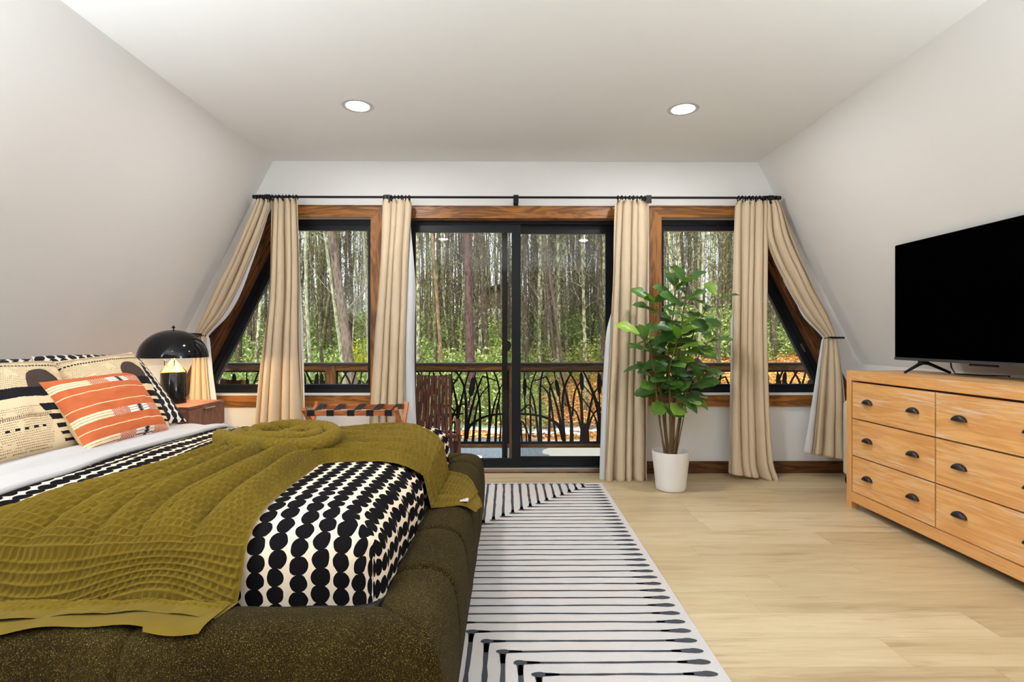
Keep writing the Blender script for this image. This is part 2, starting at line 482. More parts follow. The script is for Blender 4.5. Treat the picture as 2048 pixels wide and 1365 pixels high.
# ------------------------------------------------------------------ windows
tn = 0
def offs(z): return 1.122                                # 1/cos for a slanted 1m
for sgn, nm in ((-1, 'window_1'), (1, 'window_2')):
    X = lambda h: CX + sgn * h
    op = [(X(WI), ZS), (X(open_half(ZS)), ZS), (X(open_half(ZT)), ZT), (X(WI), ZT)]
    gz0, gz1 = .743, 2.066; sl = .112
    gl = [(X(WI + .051), gz0), (X(open_half(gz0) - sl), gz0), (X(open_half(gz1) - sl), gz1), (X(WI + .051), gz1)]
    md = [(X(WI + .03), ZS + .045), (X(open_half(ZS + .045) - .06), ZS + .045), (X(open_half(ZT - .045) - .06), ZT - .045), (X(WI + .03), ZT - .045)]
    w = thing(nm, (X(2), 4.57, ZS), 'black framed trapezoid window with slanted outer edge, ' + ('behind the bedside lamp' if sgn < 0 else 'behind the potted fig'), 'window')
    struct(w)
    mb = MB(); ring(mb, op, md, 4.545, 4.605); ring(mb, md, gl, 4.56, 4.60); mb.build('window_frame', BLACKF, w, smooth=False, fix=False)
    mb = MB(); mb.prism([(a, 4.578, b) for a, b in gl], (0, .006, 0)); mb.build('glass_pane', GLASS, w, smooth=False, fix=True)
    mb = MB()
    if sgn > 0:
        c = at(1605, 699, 4.54); mb.bar(at(1600.5, 688, 4.545), at(1609, 704, 4.545), .012, .012, (0, 1, 0)); mb.build('window_latch', CHROME, w)
    mb = MB(); mb.box((X(WI), 4.44, ZS - .006), (X(open_half(ZS)), 4.55, ZS + .006)); mb.build('window_sill', simple('white_sill' + str(sgn), (.75, .74, .73), .4), w)
    # slanted jamb lining
    mb = MB(); a = Vector((X(open_half(ZS)), 4.47, ZS)); b = Vector((X(open_half(ZT)), 4.47, ZT))
    polyj = [a, b, b + Vector((0, .08, 0)), a + Vector((0, .08, 0))]
    dn = Vector((-sgn * .012, 0, -.006)); L = (b - a).length
    mb.add(polyj + [p + dn for p in polyj], [(0, 1, 2, 3), (7, 6, 5, 4), (0, 4, 5, 1), (1, 5, 6, 2), (2, 6, 7, 3), (3, 7, 4, 0)], 0,
           [(0, 0), (L, 0), (L, .08), (0, .08)] * 2)
    mb.build('jamb_lining', TRIMD, w, smooth=False, fix=True)
    # wooden casing boards
    ty0, ty1 = 4.447, 4.47; tw = .1
    def trim(poly, d, mat=TRIMW, y0=ty0):
        global tn
        tn += 1; m2 = MB(); polyboard(m2, poly, y0, ty1, d)
        struct(m2.build('trim_%d' % tn, mat, smooth=False, fix=True))
    hs = tw * 1.122
    trim([(X(WI - tw), ZT + tw), (X(open_half(ZT + tw) + hs), ZT + tw), (X(open_half(ZT)), ZT), (X(WI), ZT)], (1, 0))
    trim([(X(WI - tw), ZT + tw), (X(WI), ZT), (X(WI), ZS), (X(WI - tw), ZS - tw)], (0, 1))
    trim([(X(WI - tw), ZS - tw), (X(WI), ZS), (X(open_half(ZS)), ZS), (X(open_half(ZS - tw) + hs), ZS - tw)], (1, 0))
    trim([(X(open_half(ZT)), ZT), (X(open_half(ZT + tw) + hs), ZT + tw), (X(open_half(ZS - tw) + hs), ZS - tw), (X(open_half(ZS)), ZS)], (sgn * -.51, 1), TRIMD)
# door casing
trim([(DL - .1, DT + .105), (DR + .1, DT + .105), (DR, DT), (DL, DT)], (1, 0))
trim([(DL - .1, 0), (DL - .1, DT + .105), (DL, DT), (DL, 0)], (0, 1))
trim([(DR + .1, 0), (DR + .1, DT + .105), (DR, DT), (DR, 0)], (0, 1))
# baseboards
for k, (a, b) in enumerate(((CX - sk(KN) + .0, DL - .1), (DR + .1, CX + sk(KN)))):
    mb = MB(); xboard(mb, (a, 4.452, 0), (b, 4.47, .1), 0); struct(mb.build('baseboard_back' if k else 'baseboard_back_left', TRIMD, smooth=False, fix=True))
for sgn, nm in ((-1, 'baseboard_left'), (1, 'baseboard_right')):
    mb = MB(); x0 = CX + sgn * sk(KN); xboard(mb, (x0, YB, 0), (x0 - sgn * .018, 4.45, .1), 1); struct(mb.build(nm, TRIMD, smooth=False, fix=True))

# ------------------------------------------------------------------ sliding door
door = struct(thing('door_1', ((DL + DR) / 2, 4.57, 0), 'wide black framed sliding glass door to the deck', 'door'))
mb = MB(); o = [(DL, 0), (DR, 0), (DR, DT), (DL, DT)]; i_ = [(DL + .028, .03), (DR - .02, .03), (DR - .02, DT - .03), (DL + .028, DT - .03)]
ring(mb, o, i_, 4.53, 4.67); mb.build('door_frame', BLACKF, door, smooth=False)
mb = MB(); xboard(mb, (DL, 4.47, 0), (DR, 4.53, .012), 0); mb.build('wooden_threshold', TRIMD, door, smooth=False)
mb = MB(); mb.box((DL, 4.515, .012), (DR, 4.57, .034)); mb.build('track', CHROME, door, smooth=False)
mb = MB(); xboard(mb, (DL, 4.47, DT - .012), (DR, 4.53, DT), 0); xboard(mb, (DR - .012, 4.47, .012), (DR, 4.53, DT), 2); xboard(mb, (DL, 4.47, .012), (DL + .012, 4.53, DT), 2)
mb.build('wooden_jamb', TRIMD, door, smooth=False, fix=True)
def panel(name, y0, y1, xl, xr, gx0, gx1, gz0, gz1, zt, zb, mat=BLACKF):
    mb = MB(); ring(mb, [(xl, zb), (xr, zb), (xr, zt), (xl, zt)], [(gx0, gz0), (gx1, gz0), (gx1, gz1), (gx0, gz1)], y0, y1)
    p = mb.build(name, mat, door, smooth=False)
    mb = MB(); ym = (y0 + y1) / 2; mb.box((gx0, ym, gz0), (gx1, ym + .006, gz1)); mb.build('glass_pane', GLASS, p, smooth=False); return p
a0 = at(831, 465, 4.55); a1 = at(1023.5, 917.5, 4.55); b0 = at(1041.4, 468, 4.6); b1 = at(1211, 913.5, 4.6)
e = at(1041.3, 0, 4.55).x
panel('sliding_panel', 4.54, 4.575, a0.x - .075, e, a0.x, a1.x, a1.z, a0.z, DT - .025, .034)
panel('fixed_panel', 4.585, 4.62, e - .07, b1.x + .075, b0.x - .01, b1.x, b1.z, b0.z, DT - .03, .034)
# insect screen door parked outside the fixed panel
s0 = at(1004, 0, 4.65).x; s1 = at(1015, 0, 4.65).x
mb = MB(); ring(mb, [(s0, .03), (b1.x + .07, .03), (b1.x + .07, DT - .03), (s0, DT - .03)], [(s1, .06), (b1.x + .02, .06), (b1.x + .02, DT - .06), (s1, DT - .06)], 4.64, 4.662)
scr = mb.build('screen_door', BLACKM, door, smooth=False)
sm = Mat('insect_screen'); tr = sm.n('ShaderNodeBsdfTransparent'); mx = sm.n('ShaderNodeMixShader')
sm.set(Roughness=.8); sm.col((.03, .03, .03)); mx.inputs[0].default_value = .8
sm.L.new(sm.b.outputs[0], mx.inputs[1]); sm.L.new(tr.outputs[0], mx.inputs[2]); sm.L.new(mx.outputs[0], sm.out.inputs[0])
mb = MB(); mb.box((s1, 4.65, .06), (b1.x + .02, 4.6503, DT - .06)); mb.build('screen_mesh', sm.m, scr, smooth=False)
mb = MB(); c = at(1012.5, 692, 4.64)
vs = [(c.x - .03, 4.632, c.z - .06), (c.x - .03, 4.632, c.z + .06)]
poly = [(c.x - .008 + .05 * math.cos(t), 4.63, c.z + .052 * math.sin(t)) for t in [(-90 + 15 * k) * PI / 180 for k in range(13)]]
mb.prism(poly, (0, .012, 0)); mb.build('pull_handle', BLACKM, scr, fix=True)

# ------------------------------------------------------------------ recessed lights
lens = Mat('lamp_lens'); lens.b.inputs['Emission Color'].default_value = (1, .96, .9, 1); lens.b.inputs['Emission Strength'].default_value = 14
lens.col((.9, .9, .9))
trimw = simple('white_lamp_trim', (.55, .55, .545), .5)
lp = [(-.965, 3.41, 'left of the two round recessed ceiling lights in front of the windows'), (1.14, 3.44, 'right of the two round recessed ceiling lights in front of the windows')]
hid = [(-.965, 1.2), (1.14, 1.2)]  # extra recessed lights out of view, added to light the room
LAMPW = 11.5
for k, (lx, ly, lab) in enumerate(lp + [(a, b, 'added unseen recessed light for the room, away from the windows') for a, b in hid]):
    t = thing('ceiling_light', (lx, ly, CEIL), lab, 'ceiling light', 'recessed ceiling lights')
    mb = MB(); mb.lathe([(.072, .03), (.074, -.001), (.078, -.003), (.1, -.002), (.101, 0)], (lx, ly, CEIL), 40); mb.build('lamp_trim', trimw, t)
    mb = MB(); mb.lathe([(.073, 0), (.073, .0), (.0, .0)], (lx, ly, CEIL - .0015), 40); mb.build('lamp_lens', lens.m, t)
    ld = bpy.data.lights.new('lamp_glow', 'AREA'); ld.shape = 'DISK'; ld.size = .14; ld.energy = 16 if k < 2 else 2.5; ld.color = (1, .985, .97)
    lo = bpy.data.objects.new('lamp_glow', ld); COL.objects.link(lo); lo.location = (0, 0, -.012); lo.parent = t

for lx_, ly_, en_, lab_ in ((.3, -1.2, 260, 'added unseen uplight at the rear of the room'), (2.45, .2, 175, 'added unseen uplight at the near end of the dresser'), (-2.2, .3, 300, 'added unseen uplight on the near side of the bed')):  # added uplights outside the view, put in to brighten ceiling and walls
    fl = thing('added_uplight', (lx_, ly_, 0), lab_, 'added light')
    mb = MB(); mb.lathe([(.0001, 0), (.14, 0), (.14, .02), (.0001, .03)], (lx_, ly_, 0), 32); mb.build('base', BLACKM, fl)
    mb = MB(); mb.tube([(lx_, ly_, .02), (lx_, ly_, 1.3)], .012, 10); mb.build('pole', BLACKM, fl)
    mb = MB(); mb.lathe([(.0001, 1.29), (.08, 1.30), (.16, 1.36), (.2, 1.44), (.194, 1.44), (.15, 1.37), (.08, 1.315), (.0001, 1.305)], (lx_, ly_, 0), 40); mb.build('lamp_shade', WALLM, fl)
    ld = bpy.data.lights.new('added_glow', 'POINT'); ld.energy = en_; ld.color = (.87, .945, 1); ld.shadow_soft_size = .05
    lo = bpy.data.objects.new('added_glow', ld); COL.objects.link(lo); lo.location = (0, 0, 1.375); lo.parent = fl
# ------------------------------------------------------------------ curtain rod
RY = 4.335
rl = at(511, 393, RY); rr = at(1556, 397, RY); RZ = CZ + (678 - 395) / 1060 * RY
rod = thing('curtain_rod', (CX, RY, RZ), 'long black metal curtain rod spanning both windows and the door', 'curtain rod')
mb = MB(); mb.tube([(rl.x, RY, RZ), (rr.x, RY, RZ)], .0095, 10); mb.build('rod', BLACKM, rod)
for xx in (rl.x, rr.x):
    mb = MB(); mb.tube([(xx - .02, RY, RZ), (xx + .02, RY, RZ)], .016, 12); mb.build('finial', BLACKM, rod)
for px in (775, 1032, 1297, 537, 1541):
    c = at(px, 395, RY); mb = MB()
    mb.box((c.x - .02, WY - .008, RZ - .055), (c.x + .02, WY, RZ + .03), bev=.003); mb.box((c.x - .008, RY - .01, RZ - .02), (c.x + .008, WY - .004, RZ - .008))
    mb.box((c.x - .021, RY - .018, RZ - .05), (c.x + .021, RY - .012, RZ + .016)); mb.box((c.x - .012, RY - .014, RZ - .022), (c.x + .012, RY + .014, RZ - .01))
    mb.build('bracket', BLACKM, rod, fix=True)

# ------------------------------------------------------------------ curtains
lm = Mat('linen', .9, .1)
uv = lm.coords('UV')
w1 = lm.noise(lm.map(uv, (420, 6, 1)), 1.0, 2); w2 = lm.noise(lm.map(uv, (8, 420, 1)), 1.0, 2)
wv = (w1 + w2) * .5
lm.col(lm.mix((wv - .25).sat(), srgb(214, 196, 168), srgb(236, 222, 198))); lm.bump(wv, .25, .002)
lm.translucent(.22, srgb(226, 204, 170))
LINEN = lm.m
lm = Mat('white_lining', .9, .1, color=(.75, .76, .78)); lm.translucent(.3, (.78, .79, .82)); LINING = lm.m

def curtain(rows, pleats, label, lining=None, nu=150, nv=90, seed=1, group='linen curtains', ncurt='curtain'):
    """rows: (t, xL, zL, xR, zR, y, amp, cloth_y_shift)"""
    rg = random.Random(seed)
    ph = [rg.uniform(-.5, .5) for _ in range(40)]; am = [rg.uniform(.65, 1.25) for _ in range(40)]
    top = rows[0]
    base = Vector(((top[1] + top[3]) / 2, RY, 0))
    t = thing(ncurt, (base.x, RY, min(r[2] for r in rows)), label, 'curtain', group)
    def pt(u, v, dy=0.0, ext=(0, 0), ex=1.0):
        xl, zl, xr, zr, y, amp, sk_ = interp(rows, v)
        u = lerp(-ext[0], 1 + ext[1], u)
        # uneven folds, drifting slowly down the cloth
        wu = u + .035 * math.sin(2 * PI * u * 2 + ph[0] * 6 + v * 1.2) + .012 * math.sin(9 * v + ph[1] * 9 + u * 5)
        q = wu * pleats; k = int(math.floor(q)) % 40
        s_ = math.sin(2 * PI * q)
        s_ = math.copysign(abs(s_) ** .8, s_)
        a = amp * lerp(am[k], am[(k + 1) % 40], q - math.floor(q))
        x = lerp(xl, xr, u) + .18 * (xr - xl) / pleats * math.cos(2 * PI * q) * (1 if v > .03 else .3)
        z = lerp(zl, zr, u)
        if v > .5: a *= 1 + .25 * math.sin(3 * v + 5 * u + ph[3] * 5)
        nz = noise.noise(Vector((x * 6, z * 2.2, seed))) * .010 * min(1, v * 4)
        return Vector((x, y + a * s_ * ex + nz + dy, z))
    W = abs(rows[0][3] - rows[0][1]) * 2.2; H = 2.2
    mb = MB(); mb.grid(lambda u, v: pt(u, v), nu, nv, uvfn=lambda u, v: (u * W, v * H))
    c = mb.build('curtain_panel', LINEN, t, ang=180); solid(c, .002)
    if lining:
        l0, l1, le, dy = lining
        mb = MB(); mb.grid(lambda u, v: pt(lerp(lerp(.5, l0, sstep(.02, .55, v)) if l0 < 0 else l0, lerp(.98, l1, sstep(.02, .55, v)) if l1 > 1 else l1, u), v, dy, (0, 0), .8), 60, nv)
        c = mb.build('white_lining', LINING, t, ang=180); solid(c, .001)
    # rings
    n = 8
    for k in range(n):
        x = lerp(top[1], top[3], (k + .5) / n)
        mb = MB(); mb.torus((x, RY, RZ - .006), .020, .0048, (1, .25 * math.sin(k * 2.3), 0)); mb.torus((x, RY, RZ - .028), .006, .0018, (0, 1, 0), 8, 4)
        mb.build('curtain_ring', BLACKM, t)
    return t
def PX(px, py, y): p = at(px, py, y); return (p.x, p.z)
def row(t, l, r, y, amp):
    a = PX(*l, y); b = PX(*r, y); return (t, a[0], a[1], b[0], b[1], y, amp, 0)
Y0 = RY - .005
curtain([row(0, (541, 398), (596, 398), Y0, .022), row(.04, (541, 410), (598, 412), Y0, .020), row(.35, (537, 560), (601, 560), Y0 - .02, .030),
         row(.7, (520, 740), (606, 740), Y0 - .05, .036), row(1, (504, 962), (613, 962), Y0 - .07, .045)], 4.6,
        'straight linen curtain at the left window, nearest the bedside lamp', (.93, 1.045, 0, .012), seed=2)
curtain([row(0, (764, 399), (822, 400), Y0, .022), row(.04, (763, 412), (824, 412), Y0, .020), row(.3, (757, 540), (817, 540), Y0 - .02, .030),
         row(.7, (743, 740), (812, 740), Y0 - .04, .036), row(1, (726, 962), (814, 962), Y0 - .05, .045)], 4.4,
        'straight linen curtain behind the luggage rack, left of the sliding door', (.8, 1.27, 0, .03), seed=5)
curtain([row(0, (1232, 401), (1294, 401), Y0, .022), row(.04, (1228, 414), (1300, 414), Y0, .022), row(.4, (1222, 600), (1298, 600), Y0 - .02, .032),
         row(.75, (1213, 800), (1296, 800), Y0 - .05, .038), row(1, (1207, 964), (1294, 962), Y0 - .08, .048)], 4.7,
        'straight linen curtain right of the sliding door, behind the potted fig', (-.06, .1, 0, .02), seed=8)
curtain([row(0, (1474, 402), (1530, 402), Y0, .022), row(.04, (1470, 414), (1532, 414), Y0, .020), row(.35, (1466, 560), (1531, 560), Y0 - .01, .028),
         row(.7, (1464, 740), (1531, 740), Y0 - .03, .036), row(.93, (1461, 925), (1540, 920), Y0 - .06, .045), row(1, (1460, 948), (1552, 962), Y0 - .07, .05)], 4.8,
        'straight linen curtain at the right window, hem bunched on the floor', (-.05, .12, 0, .015), seed=11)
def tied(rows, lab, side, tie, seed, lin):
    t = curtain(rows, 3.6, lab, lin, 110, 120, seed, 'linen curtains')
    a, b, h0, h1 = tie
    pa = Vector(at(*a, Y0 - .0)); pb = Vector(at(*b, Y0 - .0)); m = (pa + pb) / 2; w = (pb - pa).length / 2
    mb = MB(); pts = [m + Vector((w * math.cos(k * PI / 12), -.055 * math.sin(k * PI / 12) + 0.0, .004 * math.sin(k))) for k in range(24)]
    pts.append(pts[0]); mb.tube(pts, .006, 6); mb.build('tieback_cord', BLACKM, t)
    q0 = at(*h0, Y0 - .05); q1 = at(*h1, Y0 - .05)
    mb = MB(); mb.tube([q0, q1], .008, 8); mb.tube([q1, q1 + Vector((0, .1, 0))], .008, 8); mb.build('tieback_hook', BLACKM, t)
tied([row(0, (1530, 402), (1558, 401), Y0 - .008, .020), row(.05, (1531, 415), (1565, 415), Y0 - .008, .020), row(.2, (1531, 482), (1589, 482), Y0 - .015, .028),
      row(.36, (1574, 575), (1631, 575), Y0 - .02, .026), row(.48, (1611, 633), (1660, 632), Y0 - .02, .018), row(.54, (1648, 673), (1673, 672), Y0 - .02, .012),
      row(.58, (1648, 682), (1676, 682), Y0 - .02, .014), row(.72, (1637, 760), (1688, 760), Y0 - .04, .028), row(1, (1619, 908), (1697, 920), Y0 - .06, .042)],
     'linen curtain drawn aside and tied beside the dresser', 1, ((1648, 676), (1676, 676), (1660, 675.5), (1688, 676)), 21, (-.09, .25, 0, .02))
tied([row(0, (511, 398), (539, 400), Y0 - .008, .020), row(.05, (504, 412), (540, 412), Y0 - .008, .020), row(.2, (470, 490), (520, 478), Y0 - .015, .028),
      row(.36, (426, 580), (480, 574), Y0 - .02, .026), row(.48, (402, 632), (446, 632), Y0 - .02, .018), row(.54, (388, 668), (412, 670), Y0 - .02, .012),
      row(.58, (386, 678), (412, 679), Y0 - .02, .014), row(.72, (378, 760), (418, 760), Y0 - .04, .024), row(1, (362, 915), (438, 915), Y0 - .06, .042)],
     'linen curtain drawn aside and tied behind the bedside lamp', -1, ((386, 672), (412, 672), (374, 668), (398, 669)), 24, (.78, 1.12, 0, .02))
# ------------------------------------------------------------------ dresser
DXF = 2.30; DY1 = 3.583; DY0 = 2.095; DXB = 2.80; DZ = .92
dr = thing('dresser', (2.55, 2.84, 0), 'wide honey pine dresser with six drawers and dark cup pulls, under the television', 'dresser')
pw_ = .05
def db(name, a, b, ax, mat=DRESSW2):
    mb = MB(); xboard(mb, a, b, ax); o = mb.build(name, mat, dr, smooth=False, fix=True)
    bv = o.modifiers.new('edge', 'BEVEL'); bv.width = .002; bv.segments = 1; return o
for yy in (DY0, DY1 - pw_):
    for xx in (DXF, DXB - .05): db('post', (xx, yy, 0), (xx + .05, yy + pw_, DZ), 2)
db('top_panel', (DXF + .004, DY0 + pw_, DZ - .02), (DXB, DY1 - pw_, DZ - .001), 1, DRESSW)
db('top_rail', (DXF, DY0 + pw_, .858), (DXF + .025, DY1 - pw_, DZ), 1)
db('top_rail', (DXF + .05, DY0 + .004, .858), (DXB - .05, DY0 + .03, DZ), 0)
db('top_rail', (DXF + .05, DY1 - .03, .858), (DXB - .05, DY1 - .004, DZ), 0)
db('bottom_rail', (DXF, DY0 + pw_, .047), (DXF + .025, DY1 - pw_, .112), 1)
db('side_panel', (DXF + .05, DY0 + .01, .06), (DXB - .05, DY0 + .03, .86), 2)
db('side_panel', (DXF + .05, DY1 - .03, .06), (DXB - .05, DY1 - .01, .86), 2)
db('back_panel', (DXB - .02, DY0 + .05, .06), (DXB - .01, DY1 - .05, .9), 1)
db('carcass', (DXF + .045, DY0 + .045, .06), (DXF + .06, DY1 - .045, .856), 1, simple('painted_gap_shade', srgb(96, 56, 26), .8))  # sheet behind the drawers; its dark colour paints the shade in the gaps
ymid = (DY0 + DY1) / 2
DRL = ['topmost', 'middle', 'lowest']
for side in (1, 0):
    y0, y1 = (ymid + .005, DY1 - pw_ - .008) if side else (DY0 + pw_ + .008, ymid - .005)
    for k, (z0, z1) in enumerate(((.607, .845), (.360, .598), (.118, .352))):
        mb = MB(); xboard(mb, (DXF + .003, y0, z0), (DXF + .03, y1, z1), 1)
        d = mb.build('drawer', DRESSW, dr, smooth=False, fix=True); bv = d.modifiers.new('edge', 'BEVEL'); bv.width = .003; bv.segments = 2
        yc = (y0 + y1) / 2; zc = (z0 + z1) / 2 - .012
        for q in (-.19, .19):
            mb = MB()
            def cup(u, v):
                a = PI * u; r = .044
                yy = yc + q - r * math.cos(a); h = .031 * math.sin(a)
                # v from plate (0) bulging outwards to the lower lip (1)
                out = .024 * math.sin(v * PI / 2) ** .8 * math.sin(a) ** .5
                return Vector((DXF + .002 - out, yy, zc + h * math.cos(v * PI / 2 * .96)))
            mb.grid(cup, 20, 8); mb.prism([(DXF + .0035, yc + q - .044 * math.cos(PI * i / 12), zc + .031 * math.sin(PI * i / 12)) for i in range(13)], (-.003, 0, 0))
            h = mb.build('cup_pull', BRONZE, d, ang=60)
# ------------------------------------------------------------------ television
tvx = 2.53; ty1 = 3.45; ty0 = 2.155; tz0 = .998; tz1 = 1.745
tv = thing('television', (tvx + .02, (ty0 + ty1) / 2, DZ), 'large flat black television on two legs on top of the dresser', 'television')
mb = MB(); mb.box((tvx + .003, ty0, tz0), (tvx + .035, ty1, tz1), bev=.003); mb.box((tvx + .03, ty0 + .2, tz0 + .05), (tvx + .065, ty1 - .2, tz0 + .45), bev=.01)
mb.build('housing', simple('tv_plastic', (.02, .02, .022), .5), tv)
mb = MB(); mb.box((tvx, ty0 + .004, tz0 + .018), (tvx + .004, ty1 - .004, tz1 - .004))
sm_ = Mat('tv_screen', .85, .0, color=(.0005, .0005, .0005)); sm_.set(IOR=1.01); mb.build('screen', sm_.m, tv, smooth=False)
mb = MB(); mb.box((tvx - .001, ty0, tz0), (tvx + .004, ty1, tz0 + .017)); mb.build('lower_bezel', simple('grey_bezel', (.10, .11, .12), .35, .5, .7), tv, smooth=False)
for yy in (3.235, 2.37):
    mb = MB(); xm = tvx + .02
    mb.tube([(xm - .115, yy, DZ + .007), (xm - .03, yy, tz0 - .022), (xm, yy, tz0 - .010), (xm + .03, yy, tz0 - .014), (xm + .165, yy, DZ + .007)], [.008, .011, .012, .011, .008], 8)
    mb.box((xm - .02, yy - .018, tz0 - .02), (xm + .02, yy + .018, tz0 + .004)); mb.build('leg', BLACKM, tv, ang=60)
mb = MB(); mb.box((tvx + .006, 2.74, tz0 - .012), (tvx + .03, 2.90, tz0), bev=.003); mb.build('sensor_box', BLACKM, tv)
mb = MB(); mb.tube([(tvx + .05, 3.08, tz0 + .05), (tvx + .055, 3.07, tz0 - .03), (tvx + .06, 3.05, DZ + .012), (tvx + .16, 3.0, DZ + .006), (DXB + .01, 2.95, DZ + .006), (DXB + .04, 2.95, DZ - .2)], .004, 6)
mb.build('power_cord', BLACKM, tv)
# ------------------------------------------------------------------ heater beside dresser
ht = thing('portable_heater', (2.78, 4.0, 0), 'beige portable unit with vent slots, squeezed between dresser and wall', 'heater')
mb = MB(); bg = simple('beige_plastic', srgb(214, 204, 184), .5)
mb.box((2.625, 3.84, .06), (2.93, 4.16, .66), bev=.03); mb.build('housing', bg, ht)
mb = MB(); mb.box((2.655, 3.87, .655), (2.93, 4.13, .72), bev=.04); mb.build('hood', bg, ht)
mb = MB()
for k in range(5): mb.box((2.64 + k * .022, 3.836, .50), (2.648 + k * .022, 3.842, .60))
for k in range(4): mb.box((2.6225, 3.87 + k * .03, .50), (2.6265, 3.885 + k * .03, .60))
mb.build('vent_slots', simple('dark_slot', (.05, .05, .05), .8), ht)
for a in (2.66, 2.88):
    for b in (3.88, 4.12):
        mb = MB(); mb.tube([(a - .012, b, .028), (a + .012, b, .028)], .028, 12); mb.box((a - .008, b - .012, .03), (a + .008, b + .012, .065)); mb.build('caster', BLACKM, ht)
# ------------------------------------------------------------------ nightstand
NX = -2.07; NY0 = 3.45; NY1 = 3.885; NZ = .69; NB = -2.5
ns = thing('nightstand', (-2.28, 3.67, 0), 'walnut nightstand with one drawer between bed and back wall', 'nightstand')
def nb(name, a, b, ax, par=ns):
    mb = MB(); xboard(mb, a, b, ax); o = mb.build(name, NIGHTW, par, smooth=False, fix=True); return o
nb('top_panel', (NB, NY0, NZ - .018), (NX, NY1, NZ), 1); nb('bottom_panel', (NB, NY0, .52), (NX - .02, NY1, .535), 1)
nb('side_panel', (NB, NY0, .52), (NX - .018, NY0 + .018, NZ - .018), 0); nb('side_panel', (NB, NY1 - .018, .52), (NX - .018, NY1, NZ - .018), 0)
nb('back_panel', (NB, NY0 + .018, .52), (NB + .01, NY1 - .018, NZ - .018), 1)
mb = MB(); board(mb, (NX - .009, (NY0 + NY1) / 2, .522), (NX - .009, (NY0 + NY1) / 2, NZ - .021), .018, NY1 - NY0 - .004, (0, 1, 0)); dn_ = mb.build('drawer', NIGHTW, ns, smooth=False, fix=True)
mb = MB(); yc = 3.665; mb.box((NX - .001, yc - .06, NZ - .028), (NX + .002, yc + .06, NZ - .018)); mb.box((NX - .001, yc - .06, NZ - .0215), (NX + .022, yc + .06, NZ - .0185)); mb.box((NX + .019, yc - .06, NZ - .030), (NX + .022, yc + .06, NZ - .0185))
mb.build('drawer_pull', CHROME, dn_, smooth=False)
for a in (NB + .03, NX - .05):
    for b in (NY0 + .03, NY1 - .03):
        mb = MB(); mb.tube([(a, b, 0), (a, b, .52)], [.012, .018], 10); mb.build('leg', NIGHTW, ns)
# ------------------------------------------------------------------ table lamp
lx, ly = -2.318, 3.69
la = thing('table_lamp', (lx, ly, NZ), 'black domed table lamp with brass cone neck, lit, on the nightstand', 'lamp')
glossb = Mat('glossy_black', .08, .3, color=(.006, .006, .007)).m
brass = Mat('polished_brass', .16, .5, 1.0, srgb(228, 196, 120)).m
mb = MB(); mb.lathe([(.074, 0), (.079, .004), (.079, .208), (.077, .212)], (lx, ly, NZ), 48); mb.build('base', glossb, la)
mb = MB(); mb.lathe([(.077, .210), (.079, .212), (.079, .218), (.018, .292), (.012, .30), (.012, .38)], (lx, ly, NZ), 48); mb.build('brass_neck', brass, la, ang=25)
sr = .2135; zb = 1.005 - NZ; hh = .192
mb = MB(); prof = [(sr * math.sin(t), zb + hh * math.cos(t)) for t in [PI / 2 * k / 16 for k in range(16, -1, -1)]]
pin = [((sr - .004) * math.sin(t), zb + (hh - .004) * math.cos(t)) for t in [PI / 2 * k / 16 for k in range(0, 17)]]
mb.lathe([(max(r, 1e-7), z) for r, z in prof[:-1] + [(1e-7, prof[-1][1])]], (lx, ly, NZ), 56, 0, caps=False)
mb.lathe([(max(r, 1e-7), z) for r, z in [(1e-7, pin[0][1])] + pin[1:]] + [(sr, zb)], (lx, ly, NZ), 56, 1, caps=False)
white_in = simple('white_shade_inside', (.85, .83, .78), .5)
mb.build('lamp_shade', [glossb, white_in], la)
mb = MB(); mb.lathe([(.004, 0), (.004, .012), (.012, .014), (.012, .02), (.006, .024), (.006, .03), (0.0001, .032)], (lx, ly, NZ + zb + hh - .002), 16); mb.build('finial', glossb, la)
for dx in (-.032, .035):
    mb = MB(); mb.tube([(lx + dx, ly - .045, NZ + .262), (lx + dx, ly - .045, NZ + .30)], .004, 8); mb.tube([(lx + dx, ly - .045, NZ + .264), (lx + dx * .4, ly - .02, NZ + .272)], .003, 6); mb.build('pull_switch', BLACKM, la)
bulb = Mat('lit_bulb'); bulb.b.inputs['Emission Color'].default_value = (1, .72, .38, 1); bulb.b.inputs['Emission Strength'].default_value = 12
for dx in (-.08, .08):
    mb = MB(); mb.lathe([(.0001, -.03), (.018, -.022), (.025, 0), (.018, .022), (.0001, .03)], (lx + dx, ly, NZ + .37), 16); mb.build('bulb', bulb.m, la)
    ld = bpy.data.lights.new('bulb_glow', 'POINT'); ld.energy = 11; ld.color = (1, .68, .34); ld.shadow_soft_size = .03
    lo = bpy.data.objects.new('bulb_glow', ld); COL.objects.link(lo); lo.location = (dx, -.0, .335); lo.parent = la
